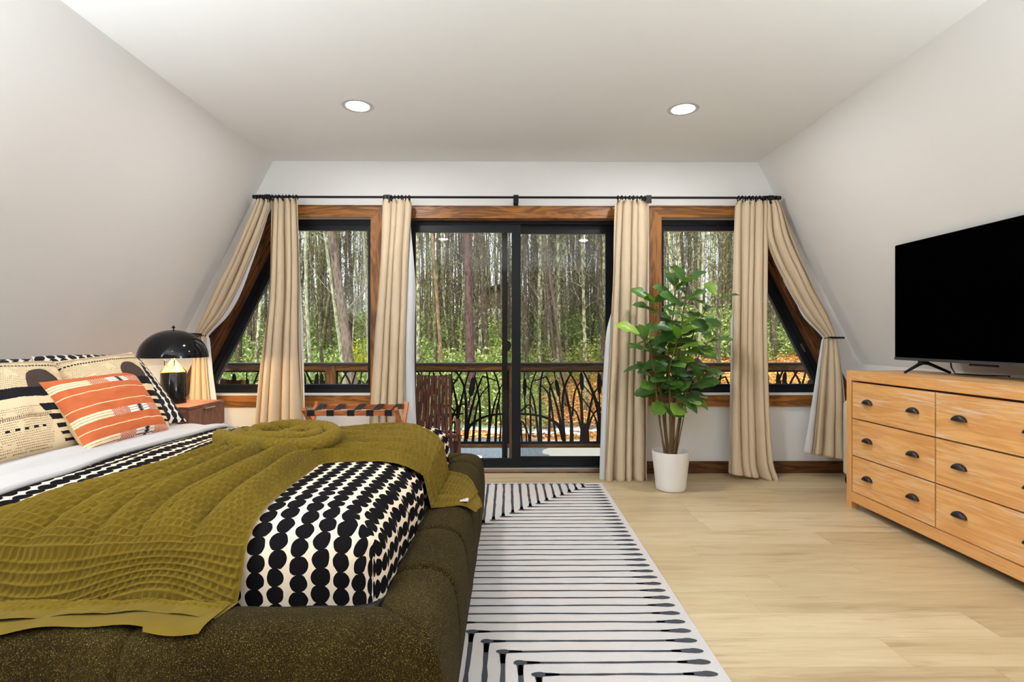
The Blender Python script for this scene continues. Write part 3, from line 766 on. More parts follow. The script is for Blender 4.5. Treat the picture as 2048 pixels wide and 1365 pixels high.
# ------------------------------------------------------------------ luggage rack
lr = thing('luggage_rack', (-1.15, 4.0, 0), 'folding wooden luggage rack with black straps, behind the bed foot', 'luggage rack')
fy, by, rz = 3.80, 4.15, .615
fx0, fx1 = -1.455, -.80; bx0, bx1 = -1.49, -.79
def lb(name, p, q, w, h, up=(0, 0, 1)):
    mb = MB(); board(mb, p, q, w, h, up); o = mb.build(name, RACKW, lr, smooth=False, fix=True); bv = o.modifiers.new('edge', 'BEVEL'); bv.width = .003; return o
lb('rail', (fx0 + .02, fy, rz - .012), (fx1 - .02, fy, rz - .012), .022, .036); lb('rail', (bx0 + .02, by, rz - .012), (bx1 - .02, by, rz - .012), .022, .036)
for x_ in (fx0, fx1): lb('leg', (x_, fy - .01, rz + .018), (x_ + (.13 if x_ == fx0 else .08), by + .06, .0), .026, .034, (0, 1, 0))
for x_ in (bx0, bx1): lb('leg', (x_, by + .01, rz + .022), (x_ - (.03 if x_ == bx0 else .03), fy - .06, .0), .026, .034, (0, 1, 0))
lb('stretcher', (fx0 + .1, by + .01, .12), (fx1 + .07, by + .01, .12), .02, .03); lb('stretcher', (bx0, fy, .12), (bx1, fy, .12), .02, .03)
strap = simple('black_strap', (.012, .013, .014), .8, .2)
for k in range(5):
    u = (.045, .27, .51, .73, .945)[k]; xa = lerp(fx0 + .02, fx1 - .02, u); xb = lerp(bx0 + .02, bx1 - .02, u); w = .026
    path = [(fy - .013, rz - .03), (fy - .013, rz + .007), (fy + .012, rz + .0085), (lerp(fy, by, .5), rz - .012), (by - .012, rz + .0085), (by + .013, rz + .0085), (by + .013, rz - .03)]
    mb = MB()
    pts = []
    for (yy, zz) in path:
        t = (yy - fy) / (by - fy); xx = lerp(xa, xb, t); pts.append((xx, yy, zz))
    vs = []; fs = []
    for (xx, yy, zz) in pts: vs += [(xx - w, yy, zz), (xx + w, yy, zz)]
    for i in range(len(pts) - 1): fs.append((2 * i, 2 * i + 1, 2 * i + 3, 2 * i + 2))
    fs2 = fs
    mb.add(vs, fs2)
    # strap front over the rail
    mb.add([(xa - w, fy - .0135, rz - .031), (xa + w, fy - .0135, rz - .031), (xa + w, fy + .012, rz - .0315), (xa - w, fy + .012, rz - .0315)], [(0, 1, 2, 3)])
    o = mb.build('strap', strap, lr, smooth=False); solid(o, .002)
# ------------------------------------------------------------------ rug
rug = MB(); RX1, RX0, RYA, RYB = .735, -1.70, 1.13, 4.125; RT = .012
rug.box((RX0, RYA, .001), (RX1, RYB, RT), 0, bev=.004)
rgm = Mat('rug_pile', .95, .1); P = rgm.coords(); x, y, z = rgm.sep(P)
n = rgm.noise(P, 1.1, 4, .6, 1.0); n2 = rgm.noise(P, 260, 2); n3 = rgm.noise(rgm.map(P, (30, 400, 1)), 1, 2)
rgm.col(rgm.mix((n3 * .25).sat(), rgm.ramp(n, [(.35, srgb(188, 185, 184)), (.5, srgb(196, 191, 189)), (.68, srgb(202, 184, 174))]), srgb(170, 166, 164))); rgm.bump(n2, .4, .003)
rdm = Mat('rug_charcoal', .95, .1); P = rdm.coords(); n2 = rdm.noise(P, 300, 2); rdm.col(rdm.mix(n2, srgb(50, 52, 56), srgb(78, 80, 84))); rdm.bump(n2, .4, .003)
def stroke(pts, wd, zt=RT + .0008):
    """flat hand-drawn stroke on the rug with given half widths"""
    vs = []; fs = []
    m = len(pts)
    for i, p in enumerate(pts):
        a = pts[max(i - 1, 0)]; b = pts[min(i + 1, m - 1)]; t = Vector((b[0] - a[0], b[1] - a[1])).normalized(); nrm = Vector((-t.y, t.x)) * wd[i]
        vs += [(p[0] + nrm.x, p[1] + nrm.y, zt), (p[0] - nrm.x, p[1] - nrm.y, zt)]
    for i in range(m - 1): fs.append((2 * i, 2 * i + 1, 2 * i + 3, 2 * i + 2))
    a_, b_, c_ = Vector(vs[fs[0][0]]), Vector(vs[fs[0][1]]), Vector(vs[fs[0][2]])
    if (b_ - a_).cross(c_ - a_).z < 0: fs = [f[::-1] for f in fs]
    rug.add(vs, fs, 1)
def ell(cx, cy, a, b, ang=0, zt=RT + .001):
    n = 18; vs = [(cx, cy, zt)]
    for k in range(n):
        t = 2 * PI * k / n; r = 1 + .06 * math.sin(3 * t + cx * 50)
        px_, py_ = a * math.cos(t) * r, b * math.sin(t) * r
        vs.append((cx + px_ * math.cos(ang) - py_ * math.sin(ang), cy + px_ * math.sin(ang) + py_ * math.cos(ang), zt))
    rug.add(vs, [(0, k + 1, (k + 1) % n + 1) for k in range(n)], 1)
def line(p, q, w, wob=.0022, endblob=None):
    L = math.hypot(q[0] - p[0], q[1] - p[1]); n = max(3, int(L / .05)); pts = []; wd = []
    t = Vector((q[0] - p[0], q[1] - p[1])).normalized(); nr = Vector((-t.y, t.x)); s_ = R.random() * 90
    for i in range(n + 1):
        k = i / n; w_ = noise.noise(Vector((k * L * 6, s_, 0))) * wob * 1.6
        pts.append((lerp(p[0], q[0], k) + nr.x * w_, lerp(p[1], q[1], k) + nr.y * w_)); wd.append(w * (1 + .35 * noise.noise(Vector((k * L * 18, s_, 5)))))
    stroke(pts, wd)
pit = .0655; tipx = .672
ymid_ = (RYA + RYB) / 2
kx = {}
i = 0
yy = RYA + .05
while yy < RYB - .02:
    d = min(yy - RYA, RYB - yy)                     # distance from the short edge
    # corner where the line turns towards the nearer short edge
    cx_ = tipx - .0 - (d - .02) * .92 if d < 1.05 else None
    near = yy < ymid_
    x0_ = max(RX0 + .06, cx_) if cx_ is not None and cx_ > RX0 + .06 else RX0 + .06
    ell(tipx, yy, .030, .0155)
    stroke([(tipx - .085, yy), (tipx - .055, yy), (tipx - .02, yy)], [.006, .009, .014])
    line((x0_, yy), (tipx - .05, yy), .0055)
    if cx_ is not None and cx_ < tipx - .05:
        ell(cx_, yy, .024, .014); stroke([(cx_ + .07, yy), (cx_ + .04, yy), (cx_, yy)], [.005, .0085, .012])
        ye = RYA + .035 if near else RYB - .035
        sgn_ = -1 if near else 1
        stroke([(cx_, yy + sgn_ * .07), (cx_, yy + sgn_ * .03), (cx_, yy)], [.008, .011, .015])
        line((cx_, yy), (cx_, ye), .0085); ell(cx_, ye, .022, .012)
    yy += pit; i += 1
tag(rug.build('area_rug', [rgm.m, rdm.m], None, smooth=False), 'pale grey area rug with charcoal dripping-line pattern beside the bed', 'rug')
# ------------------------------------------------------------------ bed
BX = -.15; BY0 = 1.21; BY1 = 3.27; BTOP = .447; RW = .2; BH = -2.72
vm = Mat('olive_chenille', .85, .25); P = vm.coords()
n1 = vm.noise(P, 3.5, 3, .6); n2 = vm.noise(P, 420, 2, .7); n3 = vm.noise(vm.map(P, (260, 260, 40)), 1, 2)
c = vm.ramp((n1 * .5 + n3 * .5), [(.35, (.010, .006, .001)), (.52, (.022, .014, .003)), (.7, (.048, .033, .009))])
sp = (n2.step(.57, .70) * .6)
c = vm.mix(sp, c, (.40, .28, .09))
vm.col(c); vm.bump(n2 + n3, .7, .004); vm.set(Sheen_Weight=.03, Sheen_Roughness=.45)
vm.b.inputs['Sheen Tint'].default_value = (.8, .85, .7, 1)
vm.b.inputs['Specular IOR Level'].default_value = .03
VELV = vm.m
bed = thing('bed', (-1.45, 2.24, 0), 'low upholstered olive green bed with channel-stitched rim', 'bed')
PROF = [(.205, .25), (.2, .40), (.185, .432), (.16, .444), (.12, .45), (.085, .449), (.055, .441), (.028, .424), (.010, .396), (.001, .36), (-.006, .30), (-.009, .24), (-.007, .17), (-.002, .10), (.006, .05), (.02, .025), (.19, .025)]
def rail(name, kind, seams, label=None):
    n = 260; mb = MB()
    def fn(u, v):
        k = v * (len(PROF) - 1); i = min(int(k), len(PROF) - 2); f = k - i
        o = lerp(PROF[i][0], PROF[i + 1][0], f); z = lerp(PROF[i][1], PROF[i + 1][1], f)
        if kind == 'foot':
            s0, s1 = BY0 + o, BY1 - o; s = lerp(s0, s1, u)
        else:
            s0, s1 = BH, BX - o; s = lerp(s0, s1, u)
        d = min([abs(s - q) for q in seams] + [abs(s - s1) * 1.2] + ([abs(s - s0) * 1.2] if kind == 'foot' else []))
        puff = -.012 * math.exp(-(d / .009) ** 2) - .003 * math.exp(-(d / .035) ** 2) + .004 * noise.noise(Vector((s * 4, o * 8, z * 5)))
        # move along the outward normal of the profile
        a, b = PROF[max(i - 1, 0)], PROF[min(i + 2, len(PROF) - 1)]
        tx, tz = b[0] - a[0], b[1] - a[1]; L = math.hypot(tx, tz) or 1
        no, nz = tz / L, -tx / L
        if i < 1 or i > len(PROF) - 4: puff *= .3
        o2 = o + no * puff; z2 = z + nz * puff
        if kind == 'foot': return Vector((BX - o2, s, z2))
        if kind == 'near': return Vector((s, BY0 + o2, z2))
        return Vector((s, BY1 - o2, z2))
    mb.grid(fn, n, 64)
    o = mb.build(name, VELV, bed, ang=60, fix=True)
    if label: o['label'] = label
    return o
rail('side_rail', 'near', [-.9, -1.6, -2.3]); rail('side_rail', 'far', [-.9, -1.6, -2.3])
rail('foot_rail', 'foot', [1.60, 1.94, 2.29, 2.64, 2.98])
mb = MB(); mb.box((-2.835, BY0, .03), (BH, BY1, .82), bev=.04); mb.build('headboard', VELV, bed)
mb = MB(); mb.box((BH, 1.43, .2), (-.37, 3.05, .56), bev=.05); mb.build('mattress', simple('mattress_ticking', (.7, .7, .68), .9), bed)
for a in (-2.6, -.35):
    for b in (1.4, 3.08):
        mb = MB(); mb.tube([(a, b, 0), (a, b, .05)], .03, 12); mb.build('foot', BLACKM, bed)
# bedding surface
MX, MY0, MY1, ZB, ZTOP = -.345, 1.41, 3.075, .425, .652
def sprof():
    pts = [(0.0, ZB), (-.004, ZB + .03), (-.004, ZB + .075)]
    for k in range(1, 13):
        t = PI / 2 * k / 12; pts.append((.20 * (1 - math.cos(t)) ** 1.15 - .004, ZB + .075 + (ZTOP - ZB - .075) * math.sin(t) ** .9))
    return pts
SP = sprof()
def bedz(d):
    if d <= SP[0][0]: return ZB
    for a, b in zip(SP, SP[1:]):
        if b[0] >= d and b[0] > a[0]: return lerp(a[1], b[1], (d - a[0]) / (b[0] - a[0]))
    return ZTOP
def H(x, y):
    d = min(MX - x, y - MY0, MY1 - y)
    dome = .022 * sstep(0, .8, d)
    m = bedz(d) + dome if d > -.004 else 0
    o = min(BX - x, y - BY0, BY1 - y)
    if o < 0: r = .44 - min(.25, -o * 5)
    elif o < .085: r = lerp(.40, .449, math.sin(o / .085 * PI / 2))
    else: r = .449
    return max(m, r)
dm = Mat('dotted_cotton', .9, .05); uv = dm.coords('UV')
dn = dm.noise(uv, 22, 2, .5, 0, True); s3 = dm.sep(dn); x, y, z = dm.sep(uv)
CU, CV = .0575, .0455
x = x + (s3[0] - .5) * .010; y = y + (s3[1] - .5) * .012
ci = (x / CU).floor(); a = ((x / CU).frac() - .5) * CU
yy = y / CV + dm.white(ci) * 7; ri = yy.floor(); b = (yy.frac() - .5) * CV
jr = dm.white2(dm.comb(ci, ri, 0.0)); j2 = dm.white2(dm.comb(ri, ci, 3.0))
a = a + (j2 - .5) * .006
r = ((a * a) + (b * b * .96)).sqrt()
dot = (r - jr * .0025).lt(.0232)
neck = (a.abs().lt(.006)) * (b.abs().gt(CV * .42))
wv = dm.noise(dm.map(uv, (900, 900, 1)), 1, 1)
dm.col(dm.mix(dot.mx(neck), srgb(226, 208, 186), srgb(17, 15, 17))); dm.bump(wv, .08, .001)
DOTM = dm.m
dotc = Mat('dotted_sham', .75, .2); uv = dotc.coords('UV')
dn = dotc.noise(uv, 18, 2, .5, 0, True); s3 = dotc.sep(dn); x, y, z = dotc.sep(uv)
x = x + (s3[0] - .5) * .012; y = y + (s3[1] - .5) * .014
ci = (x / CU).floor(); a = ((x / CU).frac() - .5) * CU; yy = y / CV + dotc.white(ci) * 7; b = (yy.frac() - .5) * CV
dotc.col(dotc.mix(((a * a) + (b * b)).sqrt().lt(.0238), srgb(226, 214, 200), srgb(26, 27, 33))); DOTS = dotc.m
WHITEC = simple('white_cotton', (.52, .50, .495), .85, .15)

XH = -1.545
def duvet_fn(x0, x1, dz, foot):
    # arc profiles
    us = []; L = x1 - x0
    n1 = 90
    for k in range(n1): us.append((lerp(x0, (MX - .2 if foot else x1), k / n1), None))
    if foot:
        for q in reversed(SP): us.append((MX - q[0], q[1]))
    else: us.append((x1, None))
    vs = [(MY0 + q[0], q[1]) for q in SP] 
    for k in range(1, 140): vs.append((lerp(MY0 + .2, MY1 - .2, k / 140), None))
    vs += [(MY1 - q[0], q[1]) for q in reversed(SP)]
    ua = [0.0]; va = [0.0]
    for a, b in zip(us, us[1:]): ua.append(ua[-1] + math.hypot(b[0] - a[0], (b[1] or ZTOP) - (a[1] or ZTOP)))
    for a, b in zip(vs, vs[1:]): va.append(va[-1] + math.hypot(b[0] - a[0], (b[1] or ZTOP) - (a[1] or ZTOP)))
    mb = MB(); V = []; UV = []
    for j, (yy, zy) in enumerate(vs):
        for i, (xx, zx) in enumerate(us):
            zx_ = zx if zx is not None else ZTOP; zy_ = zy if zy is not None else ZTOP
            z = min(zx_, zy_); 
            ddx, ddy = MX - xx, min(yy - MY0, MY1 - yy)
            d = min(ddx, ddy); z += .022 * sstep(0, .8, d)
            X, Y = xx, yy; rc = .08
            qx, qy = rc - ddx, rc - ddy
            if foot and qx > 0 and qy > 0:
                l = math.hypot(qx, qy)
                if l > rc:
                    X = MX - (rc - qx / l * rc); nd = rc - qy / l * rc; Y = MY0 + nd if yy < 2.2 else MY1 - nd
            # soft wrinkles
            wa = noise.noise(Vector((X * 3.0, Y * 1.2, 1.7))) * .010 + noise.noise(Vector((X * 9, Y * 2.5, 4))) * .005
            fd = sstep(-1.15, -1.5, X); wa += fd * (.010 * math.sin(X * 55 + 3 * noise.noise(Vector((X * 2, Y * 1.5, 0))) * 3) * (.6 + .8 * noise.noise(Vector((Y * 2, X, 9)))))
            edge = sstep(.25, 0, d)
            wob = edge * .010 * noise.noise(Vector((X * 7, Y * 7, 2)))
            if ddy < .1: Y += (-1 if yy < 2.2 else 1) * wob
            if foot and ddx < .1: X += wob * 1.2 + edge * .006 * math.sin(Y * 40)
            if foot and ddx < .35 and yy < 1.75: wa += .009 * math.sin((ddx - ddy) * 70) * sstep(.35, .0, math.hypot(ddx, ddy))
            z = z + wa * sstep(ZB + .02, ZTOP, z) + dz
            V.append((X, Y, z)); UV.append((ua[i], va[j]))
    nu, nv = len(us), len(vs); fs = []
    for j in range(nv - 1):
        for i in range(nu - 1):
            a = j * nu + i; fs.append((a, a + 1, a + nu + 1, a + nu))
    mb.add(V, fs, 0, UV); return mb
duv = thing('duvet', (-1.0, 2.24, .45), 'black and cream dotted duvet folded back white near the pillows', 'duvet')
duvet_fn(-1.62, MX, .0, True).build('dotted_cover', DOTM, duv, ang=180)
mb = duvet_fn(-2.62, XH, .016, False); fb = mb.build('folded_back_sheet', WHITEC, duv, ang=180); solid(fb, .022, -1)

# ------------------------------------------------------------------ pillows
def pillow(name, BL, BR, TR, TL, T, mf, mback, label, group=None, uvs=(1, 1), cat='pillow', seed=0, pinch=.06, bulge=1.0):
    BL, BR, TR, TL = map(Vector, (BL, BR, TR, TL)); ex = (BR - BL + TR - TL).normalized(); ey = (TL - BL + TR - BR).normalized(); nn = ex.cross(ey).normalized()
    N = 44; mb = MB()
    def P(u, v, side):
        a, b = 2 * u - 1, 2 * v - 1
        a2 = a * (1 - pinch * (1 - b * b) * abs(a) ** 3); b2 = b * (1 - pinch * (1 - a * a) * abs(b) ** 3)
        uu, vv = (a2 + 1) / 2, (b2 + 1) / 2
        p = BL.lerp(BR, uu).lerp(TL.lerp(TR, uu), vv)
        h = max(0, (1 - a * a) * (1 - b * b)) ** .42 * T / 2
        h *= 1 + .12 * noise.noise(Vector((a * 1.5, b * 1.5, seed)))
        h += .006 * noise.noise(Vector((a * 5, b * 5, seed + 3))) * (1 - a ** 6) * (1 - b ** 6) 
        sag = nn * (.03 * bulge * (1 - b) * .5)
        return p + nn * (h * side) + sag
    mb.grid(lambda u, v: P(u, v, 1), N, N, 0, lambda u, v: (u * uvs[0], v * uvs[1]))
    mb.grid(lambda u, v: P(u, v, -1), N, N, 1, lambda u, v: (u * uvs[0] + 3.3, v * uvs[1] + 2.1))
    # flip back
    nb_ = N * N
    for k in range(nb_, 2 * nb_): mb.f[k] = mb.f[k][::-1]; mb.uv[k] = mb.uv[k][::-1]
    o = mb.build(name, [mf, mback], None, ang=70)
    return tag(o, label, cat, group)
# orange ikat
om = Mat('orange_ikat', .85, .15); uv = om.coords('UV'); x, y, z = om.sep(uv)
nw = om.noise(uv, 60, 2); n5 = om.noise(om.map(uv, (6, 300, 1)), 1, 2)
y = y + (nw - .5) * .006
base = om.mix((n5 * .5), srgb(196, 104, 62), srgb(176, 84, 46))
def band(a, b): return y.gt(a) * y.lt(b)
cream = srgb(238, 216, 178)
ln = band(.688, .698).mx(band(.498, .508)).mx(band(.196, .206))
base = om.mix(ln, base, cream); base = om.mix(band(.60, .604) * .5, base, srgb(150, 90, 80))
bd = band(.79, .89).mx(band(.30, .40)).mx(band(-.01, .085))
yl = (y - .79) * band(.79, .89) + (y - .30) * band(.30, .40) + (y + .015) * band(-.01, .085)
tri = (((yl / .0333).frac() - .5).abs() * 2)
# zones
lens_ = lambda c0, w: ((x - c0).abs() / w)
stripe = tri.gt(.86)
c1 = om.mix(stripe, cream, srgb(120, 40, 24))
chk = ((x / .0125).floor() + (yl / .0111).floor()); chk = (chk * .5).frac().gt(.25) * om.noise(uv, 90, 2).gt(.38)
c2 = om.mix(chk, srgb(226, 178, 150), srgb(160, 66, 44))
black_d = (((x - .64).abs() / .045) + tri * .8).lt(.9)
c3 = om.mix(tri.gt(.8), (.80, .76, .70), srgb(130, 50, 34)); c3 = om.mix(black_d, c3, (.02, .02, .025))
zz = tri * .02
z2 = (x + zz).gt(.33); z3 = (x - zz).gt(.50); z4 = (x + zz).gt(.75)
cb = om.mix(z2, c1, c2); cb = om.mix(z3, cb, c3); cb = om.mix(z4, cb, c2)
om.col(om.mix(bd, base, cb)); om.bump(n5, .15, .002)
creamc = simple('cream_backing', srgb(228, 204, 160), .85, .15, bump=.15, bs=30)
pillow('throw_pillow', (-1.74, 2.17, .655), (-1.715, 2.66, .655), (-1.95, 2.76, .965), (-1.94, 2.205, .955), .15, om.m, creamc,
       'small orange striped lumbar pillow with cream ikat bands, front of the pillows', seed=3, pinch=.05)
# black and cream woven
km = Mat('woven_graphic', .9, .1); uv = km.coords('UV'); x, y, z = km.sep(uv)
jx = (km.noise(uv, 70, 1) - .5) * .012; x = x + jx; y = y + (km.noise(uv, 45, 1) - .5) * .008
def kb(a, b): return y.gt(a) * y.lt(b)
crm = srgb(226, 204, 168); brn = srgb(92, 66, 48); blk = srgb(30, 28, 32)
fine = km.noise(km.map(uv, (260, 260, 1)), 1, 2)
base = km.mix((fine * .4), crm, srgb(200, 172, 130))
rows_ = ((y / .020).frac().lt(.28)) * ((x / .015 + (y / .020).floor() * .5).frac().lt(.6)) * km.noise(uv, 7, 2).gt(.42)
base = km.mix(rows_ * .95, base, brn)
tall = kb(.93, .96).mx(kb(.30, .335)) * (x / .014).frac().lt(.5); base = km.mix(tall * .8, base, brn)
dash = (kb(.868, .888) * (x / .030).frac().lt(.7)).mx(kb(.20, .222) * x.lt(.62) * (x / .07).frac().lt(.5)); base = km.mix(dash, base, blk)
ex_ = ((x - .70) / .17); ey_ = ((y - .62) / .20)
half = ((ex_ * ex_ + ey_ * ey_).sqrt().lt(1.0)) * y.gt(.58)
zig = (((x + y) / .012).frac() - .5).abs()
base = km.mix(half, base, km.mix((fine.step(.4, .6) * .55), srgb(44, 38, 42), srgb(120, 98, 84)))
bb = kb(.50, .60); base = km.mix(bb, base, blk)
plain = kb(.42, .50) ; base = km.mix(plain, base, crm)
st = x.gt(.60)
s2 = (kb(.345, .42).mx(kb(.255, .31)).mx(kb(.175, .215)).mx(kb(.11, .14)).mx(kb(.05, .075))) * (x + y * .55).gt(.80)
base = km.mix(x.gt(.66) * y.lt(.42) * (1 - s2), base, crm); base = km.mix(s2, base, blk)
km.col(base); km.bump(fine + rows_, .35, .004)
pillow('square_pillow', (-1.87, 1.78, .655), (-1.84, 2.29, .655), (-2.10, 2.455, 1.035), (-2.13, 1.93, 1.03), .19, km.m, creamc,
       'black and cream woven square pillow nearest the camera, left of the orange pillow', seed=7, pinch=.045)
pillow('square_pillow', (-1.86, 2.31, .655), (-1.80, 2.80, .655), (-2.07, 2.93, 1.062), (-2.10, 2.455, 1.030), .17, km.m, creamc,
       'black and cream woven square pillow directly behind the orange pillow', seed=11, pinch=.045)
pillow('bed_pillow', (-1.98, 1.50, .655), (-1.97, 2.24, .655), (-2.33, 2.66, 1.035), (-2.35, 1.85, 1.04), .15, DOTS, DOTS,
       'dotted pillow sham, only its top edge showing behind the nearest woven pillow', seed=14, uvs=(.75, .55), pinch=.03)
pillow('bed_pillow', (-1.95, 2.33, .655), (-1.785, 2.93, .66), (-2.17, 3.11, 1.035), (-2.30, 2.575, 1.05), .15, DOTS, DOTS,
       'dotted pillow sham at the back, showing beside the bedside lamp', seed=15, uvs=(.75, .55), pinch=.03)

# ------------------------------------------------------------------ throw blanket
tm = Mat('olive_waffle_knit', .9, .15); uv = tm.coords('UV'); nn_ = tm.noise(uv, 8, 3); nf = tm.noise(uv, 700, 1)
tm.col(tm.mix((nn_ * .6 + nf * .4), srgb(92, 74, 20), srgb(118, 98, 32))); tm.bump(nf, .4, .002); tm.set(Sheen_Weight=.06); tm.b.inputs['Specular IOR Level'].default_value = .03; tm.b.inputs['Roughness'].default_value = 1
TROWS = [(0.0, -1.66, 1.285, -.712, 1.305, .004), (.045, -1.62, 1.355, -.700, 1.362, .005), (.13, -1.57, 1.400, -.690, 1.402, .006), (.20, -1.50, 1.45, -.690, 1.455, .024),
         (.40, -1.28, 1.68, -.690, 1.64, .042), (.56, -1.17, 1.94, -.695, 1.80, .052), (.68, -1.13, 2.13, -.70, 1.905, .046), (.78, -1.02, 2.27, -.695, 2.00, .042),
         (.90, -.82, 2.52, -.57, 2.045, .034), (1.04, -.58, 2.86, -.385, 2.075, .021), (1.12, -.43, 2.84, -.345, 2.11, .009), (1.19, -.325, 2.74, -.325, 2.13, .008),
         (1.28, -.20, 2.62, -.24, 2.155, .006), (1.36, -.115, 2.36, -.13, 2.21, .004)]
TL_ = [(r[0] / 1.36,) + r[1:] for r in TROWS]
HC = {}
def HM(i, j):
    k = (i, j)
    if k not in HC:
        x, y = i * .01, j * .01; HC[k] = max(H(x + a * .012, y + b * .012) for a in (-2, -1, 0, 1, 2) for b in (-2, -1, 0, 1, 2))
    return HC[k]
HS = {}
def HSm(i, j):
    k = (i, j)
    if k not in HS: HS[k] = sum(HM(i + a, j + b) for a in (-1, 0, 1) for b in (-1, 0, 1)) / 9
    return HS[k]
def HE(x, y):
    fx, fy = x / .01, y / .01; i, j = math.floor(fx), math.floor(fy); fx -= i; fy -= j
    return lerp(lerp(HSm(i, j), HSm(i + 1, j), fx), lerp(HSm(i, j + 1), HSm(i + 1, j + 1), fx), fy)
def wafl(a, b, amp):
    c = .016; ra = math.floor(b / c); fa = (a / .022 + .5 * (ra % 2)) % 1.0; fb = (b / c) % 1.0
    return amp * (max(abs(2 * fa - 1), abs(2 * fb - 1)) ** 2)
def thr(u, v, lift=0.0):
    xl, yl, xr, yr, amp = interp(TL_, v)
    w = u + .03 * math.sin(2 * PI * u * 1.5 + v * 6)
    x = lerp(xl, xr, u); y = lerp(yl, yr, u)
    y += .016 * math.sin(u * 9 + 1) * sstep(.12, 0, v)
    # folds running the length of the throw
    f = abs(math.sin(PI * (5.6 * w + .5 * math.sin(v * 4.1)))) ** .75 * .8 + abs(math.sin(PI * (9.3 * w + v * 1.3))) ** .8 * .3
    ef = sstep(0, .13, min(u, 1 - u))
    z = HE(x, y)
    z += .008 * (0.4 + .6 * ef) + lift
    dd = min(v, 1 - v) * 2.35; hem = .045
    a = u * 1.15; b = v * 2.35
    off = amp * 1.85 * (f - .25) * (0.12 + .88 * ef)
    return Vector((x, y, z)), off, (dd > hem and u > .012 and u < .988)
mb = MB(); NU, NVV = 330, 1250
G = [[thr(i / NU, j / NVV) for i in range(NU + 1)] for j in range(NVV + 1)]
ARC = [0.0]
for j in range(NVV): ARC.append(ARC[-1] + min((G[j + 1][i][0] - G[j][i][0]).length for i in (220, 260, 300)))
def thp(u, v):
    i, j = round(u * NU), round(v * NVV); p, off, wf = G[j][i]
    if wf: off += wafl(u * 1.05, ARC[j], .0080)
    du = G[j][min(i + 4, NU)][0] - G[j][max(i - 4, 0)][0]; dv = G[min(j + 7, NVV)][i][0] - G[max(j - 7, 0)][i][0]
    n = du.cross(dv)
    if n.z < 0: n = -n
    n = (n.normalized() + Vector((0, 0, .25))).normalized() if n.length > 1e-9 else Vector((0, 0, 1))
    return p + n * off
mb.grid(thp, NU, NVV, uvfn=lambda u, v: (u * 1.15, v * 2.35))
# second layer under the near hem
def under(u, v):
    x = lerp(-1.72, -.70 - .02 * v, u); y = lerp(1.47, lerp(1.225, 1.262, u), v) + .012 * math.sin(u * 11) * v
    if u > .86: y -= .012 * v
    z = HE(x, y) + .007 + .004 * math.sin(u * 30 + 2) * v
    if y < BY0 + .05: z -= 0
    return Vector((x, y, z))
mb.grid(under, 120, 30, uvfn=lambda u, v: (u, v * .3))
# coiled bunch on the bed
cx_, cy_ = -.93, 2.13
for (r0, r1, turns, rad, lift, a0) in ((.210, .185, .95, .031, .078, 2.6), (.150, .125, .95, .026, .088, 2.2), (.092, .065, 1.0, .024, .086, 1.6)):
    pts = []; rr_ = []
    n = 520
    for k in range(n + 1):
        t = k / n; a = a0 - 2 * PI * turns * t; r = lerp(r0, r1, t) * (1 + .05 * noise.noise(Vector((math.cos(a) * 1.5, math.sin(a) * 1.5, r0 * 20))))
        x = cx_ + r * 1.12 * math.cos(a); y = cy_ + r * .80 * math.sin(a)
        pts.append((x, y, H(x, y) + lift + .010 * math.sin(a * 2 + r0 * 30) - (.012 if math.sin(a) < -.3 else 0) * abs(math.sin(a)))); rr_.append(rad * (.35 + .65 * min(1, t * 7, (1 - t) * 7)))
    m2 = MB(); m2.tube(pts, rr_, 48, uvs=True)
    L = 0
    # waffle relief on the coil
    for i in range(n + 1):
        if i: L += (Vector(pts[i]) - Vector(pts[i - 1])).length
        for k in range(48):
            pv = Vector(m2.v[i * 48 + k]); cpt = Vector(pts[i]); d = (pv - cpt)
            if d.length > 1e-6: m2.v[i * 48 + k] = tuple(cpt + d.normalized() * (d.length * (1 + .05 * math.sin(3 * k / 48 * 6.283 + L * 7)) + wafl(k / 48 * .21, L, .0045)))
    mb.add(m2.v, m2.f, 0)
tb = mb.build('throw_blanket', tm.m, None, ang=180)
tag(tb, 'olive waffle-knit throw draped and twisted across the dotted duvet', 'blanket')
mb = MB(); p = Vector((-.178, 2.205, .452)); mb.box((-.20, 2.19, .462), (-.165, 2.235, .4635)); o = mb.build('care_tag', WHITEC, tb)
o.parent = tb

# ------------------------------------------------------------------ fiddle leaf fig
pc = (1.228, 3.99)
fig = thing('potted_fig', (pc[0], pc[1], 0), 'tall fiddle leaf fig tree in a white pot by the right window', 'potted plant')
mb = MB(); mb.lathe([(.0001, 0.0), (.100, 0), (.107, .004), (.110, .012), (.114, .06), (.138, .285), (.139, .292), (.134, .292), (.130, .283), (.115, .20), (.0001, .20)], (pc[0], pc[1], 0), 56)
mb.build('pot', simple('white_pot', (.80, .80, .80), .35, .4), fig, ang=50)
mb = MB(); mb.lathe([(.124, .225), (.06, .235), (.0001, .232)], (pc[0], pc[1], 0), 32); mb.build('soil', simple('dark_soil', (.03, .022, .016), .95, bump=.8), fig)
stemm = simple('brown_stem', srgb(104, 82, 56), .8, .2, bump=.4, bs=120)
lf = Mat('fig_leaf', .38, .45); uv = lf.coords('UV'); x, y, z = lf.sep(uv)
isl = E(lf.g, lf.n('ShaderNodeNewGeometry').outputs['Random Per Island'])
vein = ((x - .5).abs().lt(.012)).mx((((y * 8 - (x - .5).abs() * 5).frac() - .5).abs().gt(.46)) * .6)
c = lf.ramp(isl, [(.0, srgb(44, 76, 40)), (.55, srgb(62, 100, 48)), (.80, srgb(92, 134, 54)), (.94, srgb(150, 182, 70))])
lf.col(lf.mix(vein * .45, c, srgb(140, 160, 90))); lf.translucent(.28, srgb(120, 170, 50)); lf.bump(1 - vein, .2, .003)
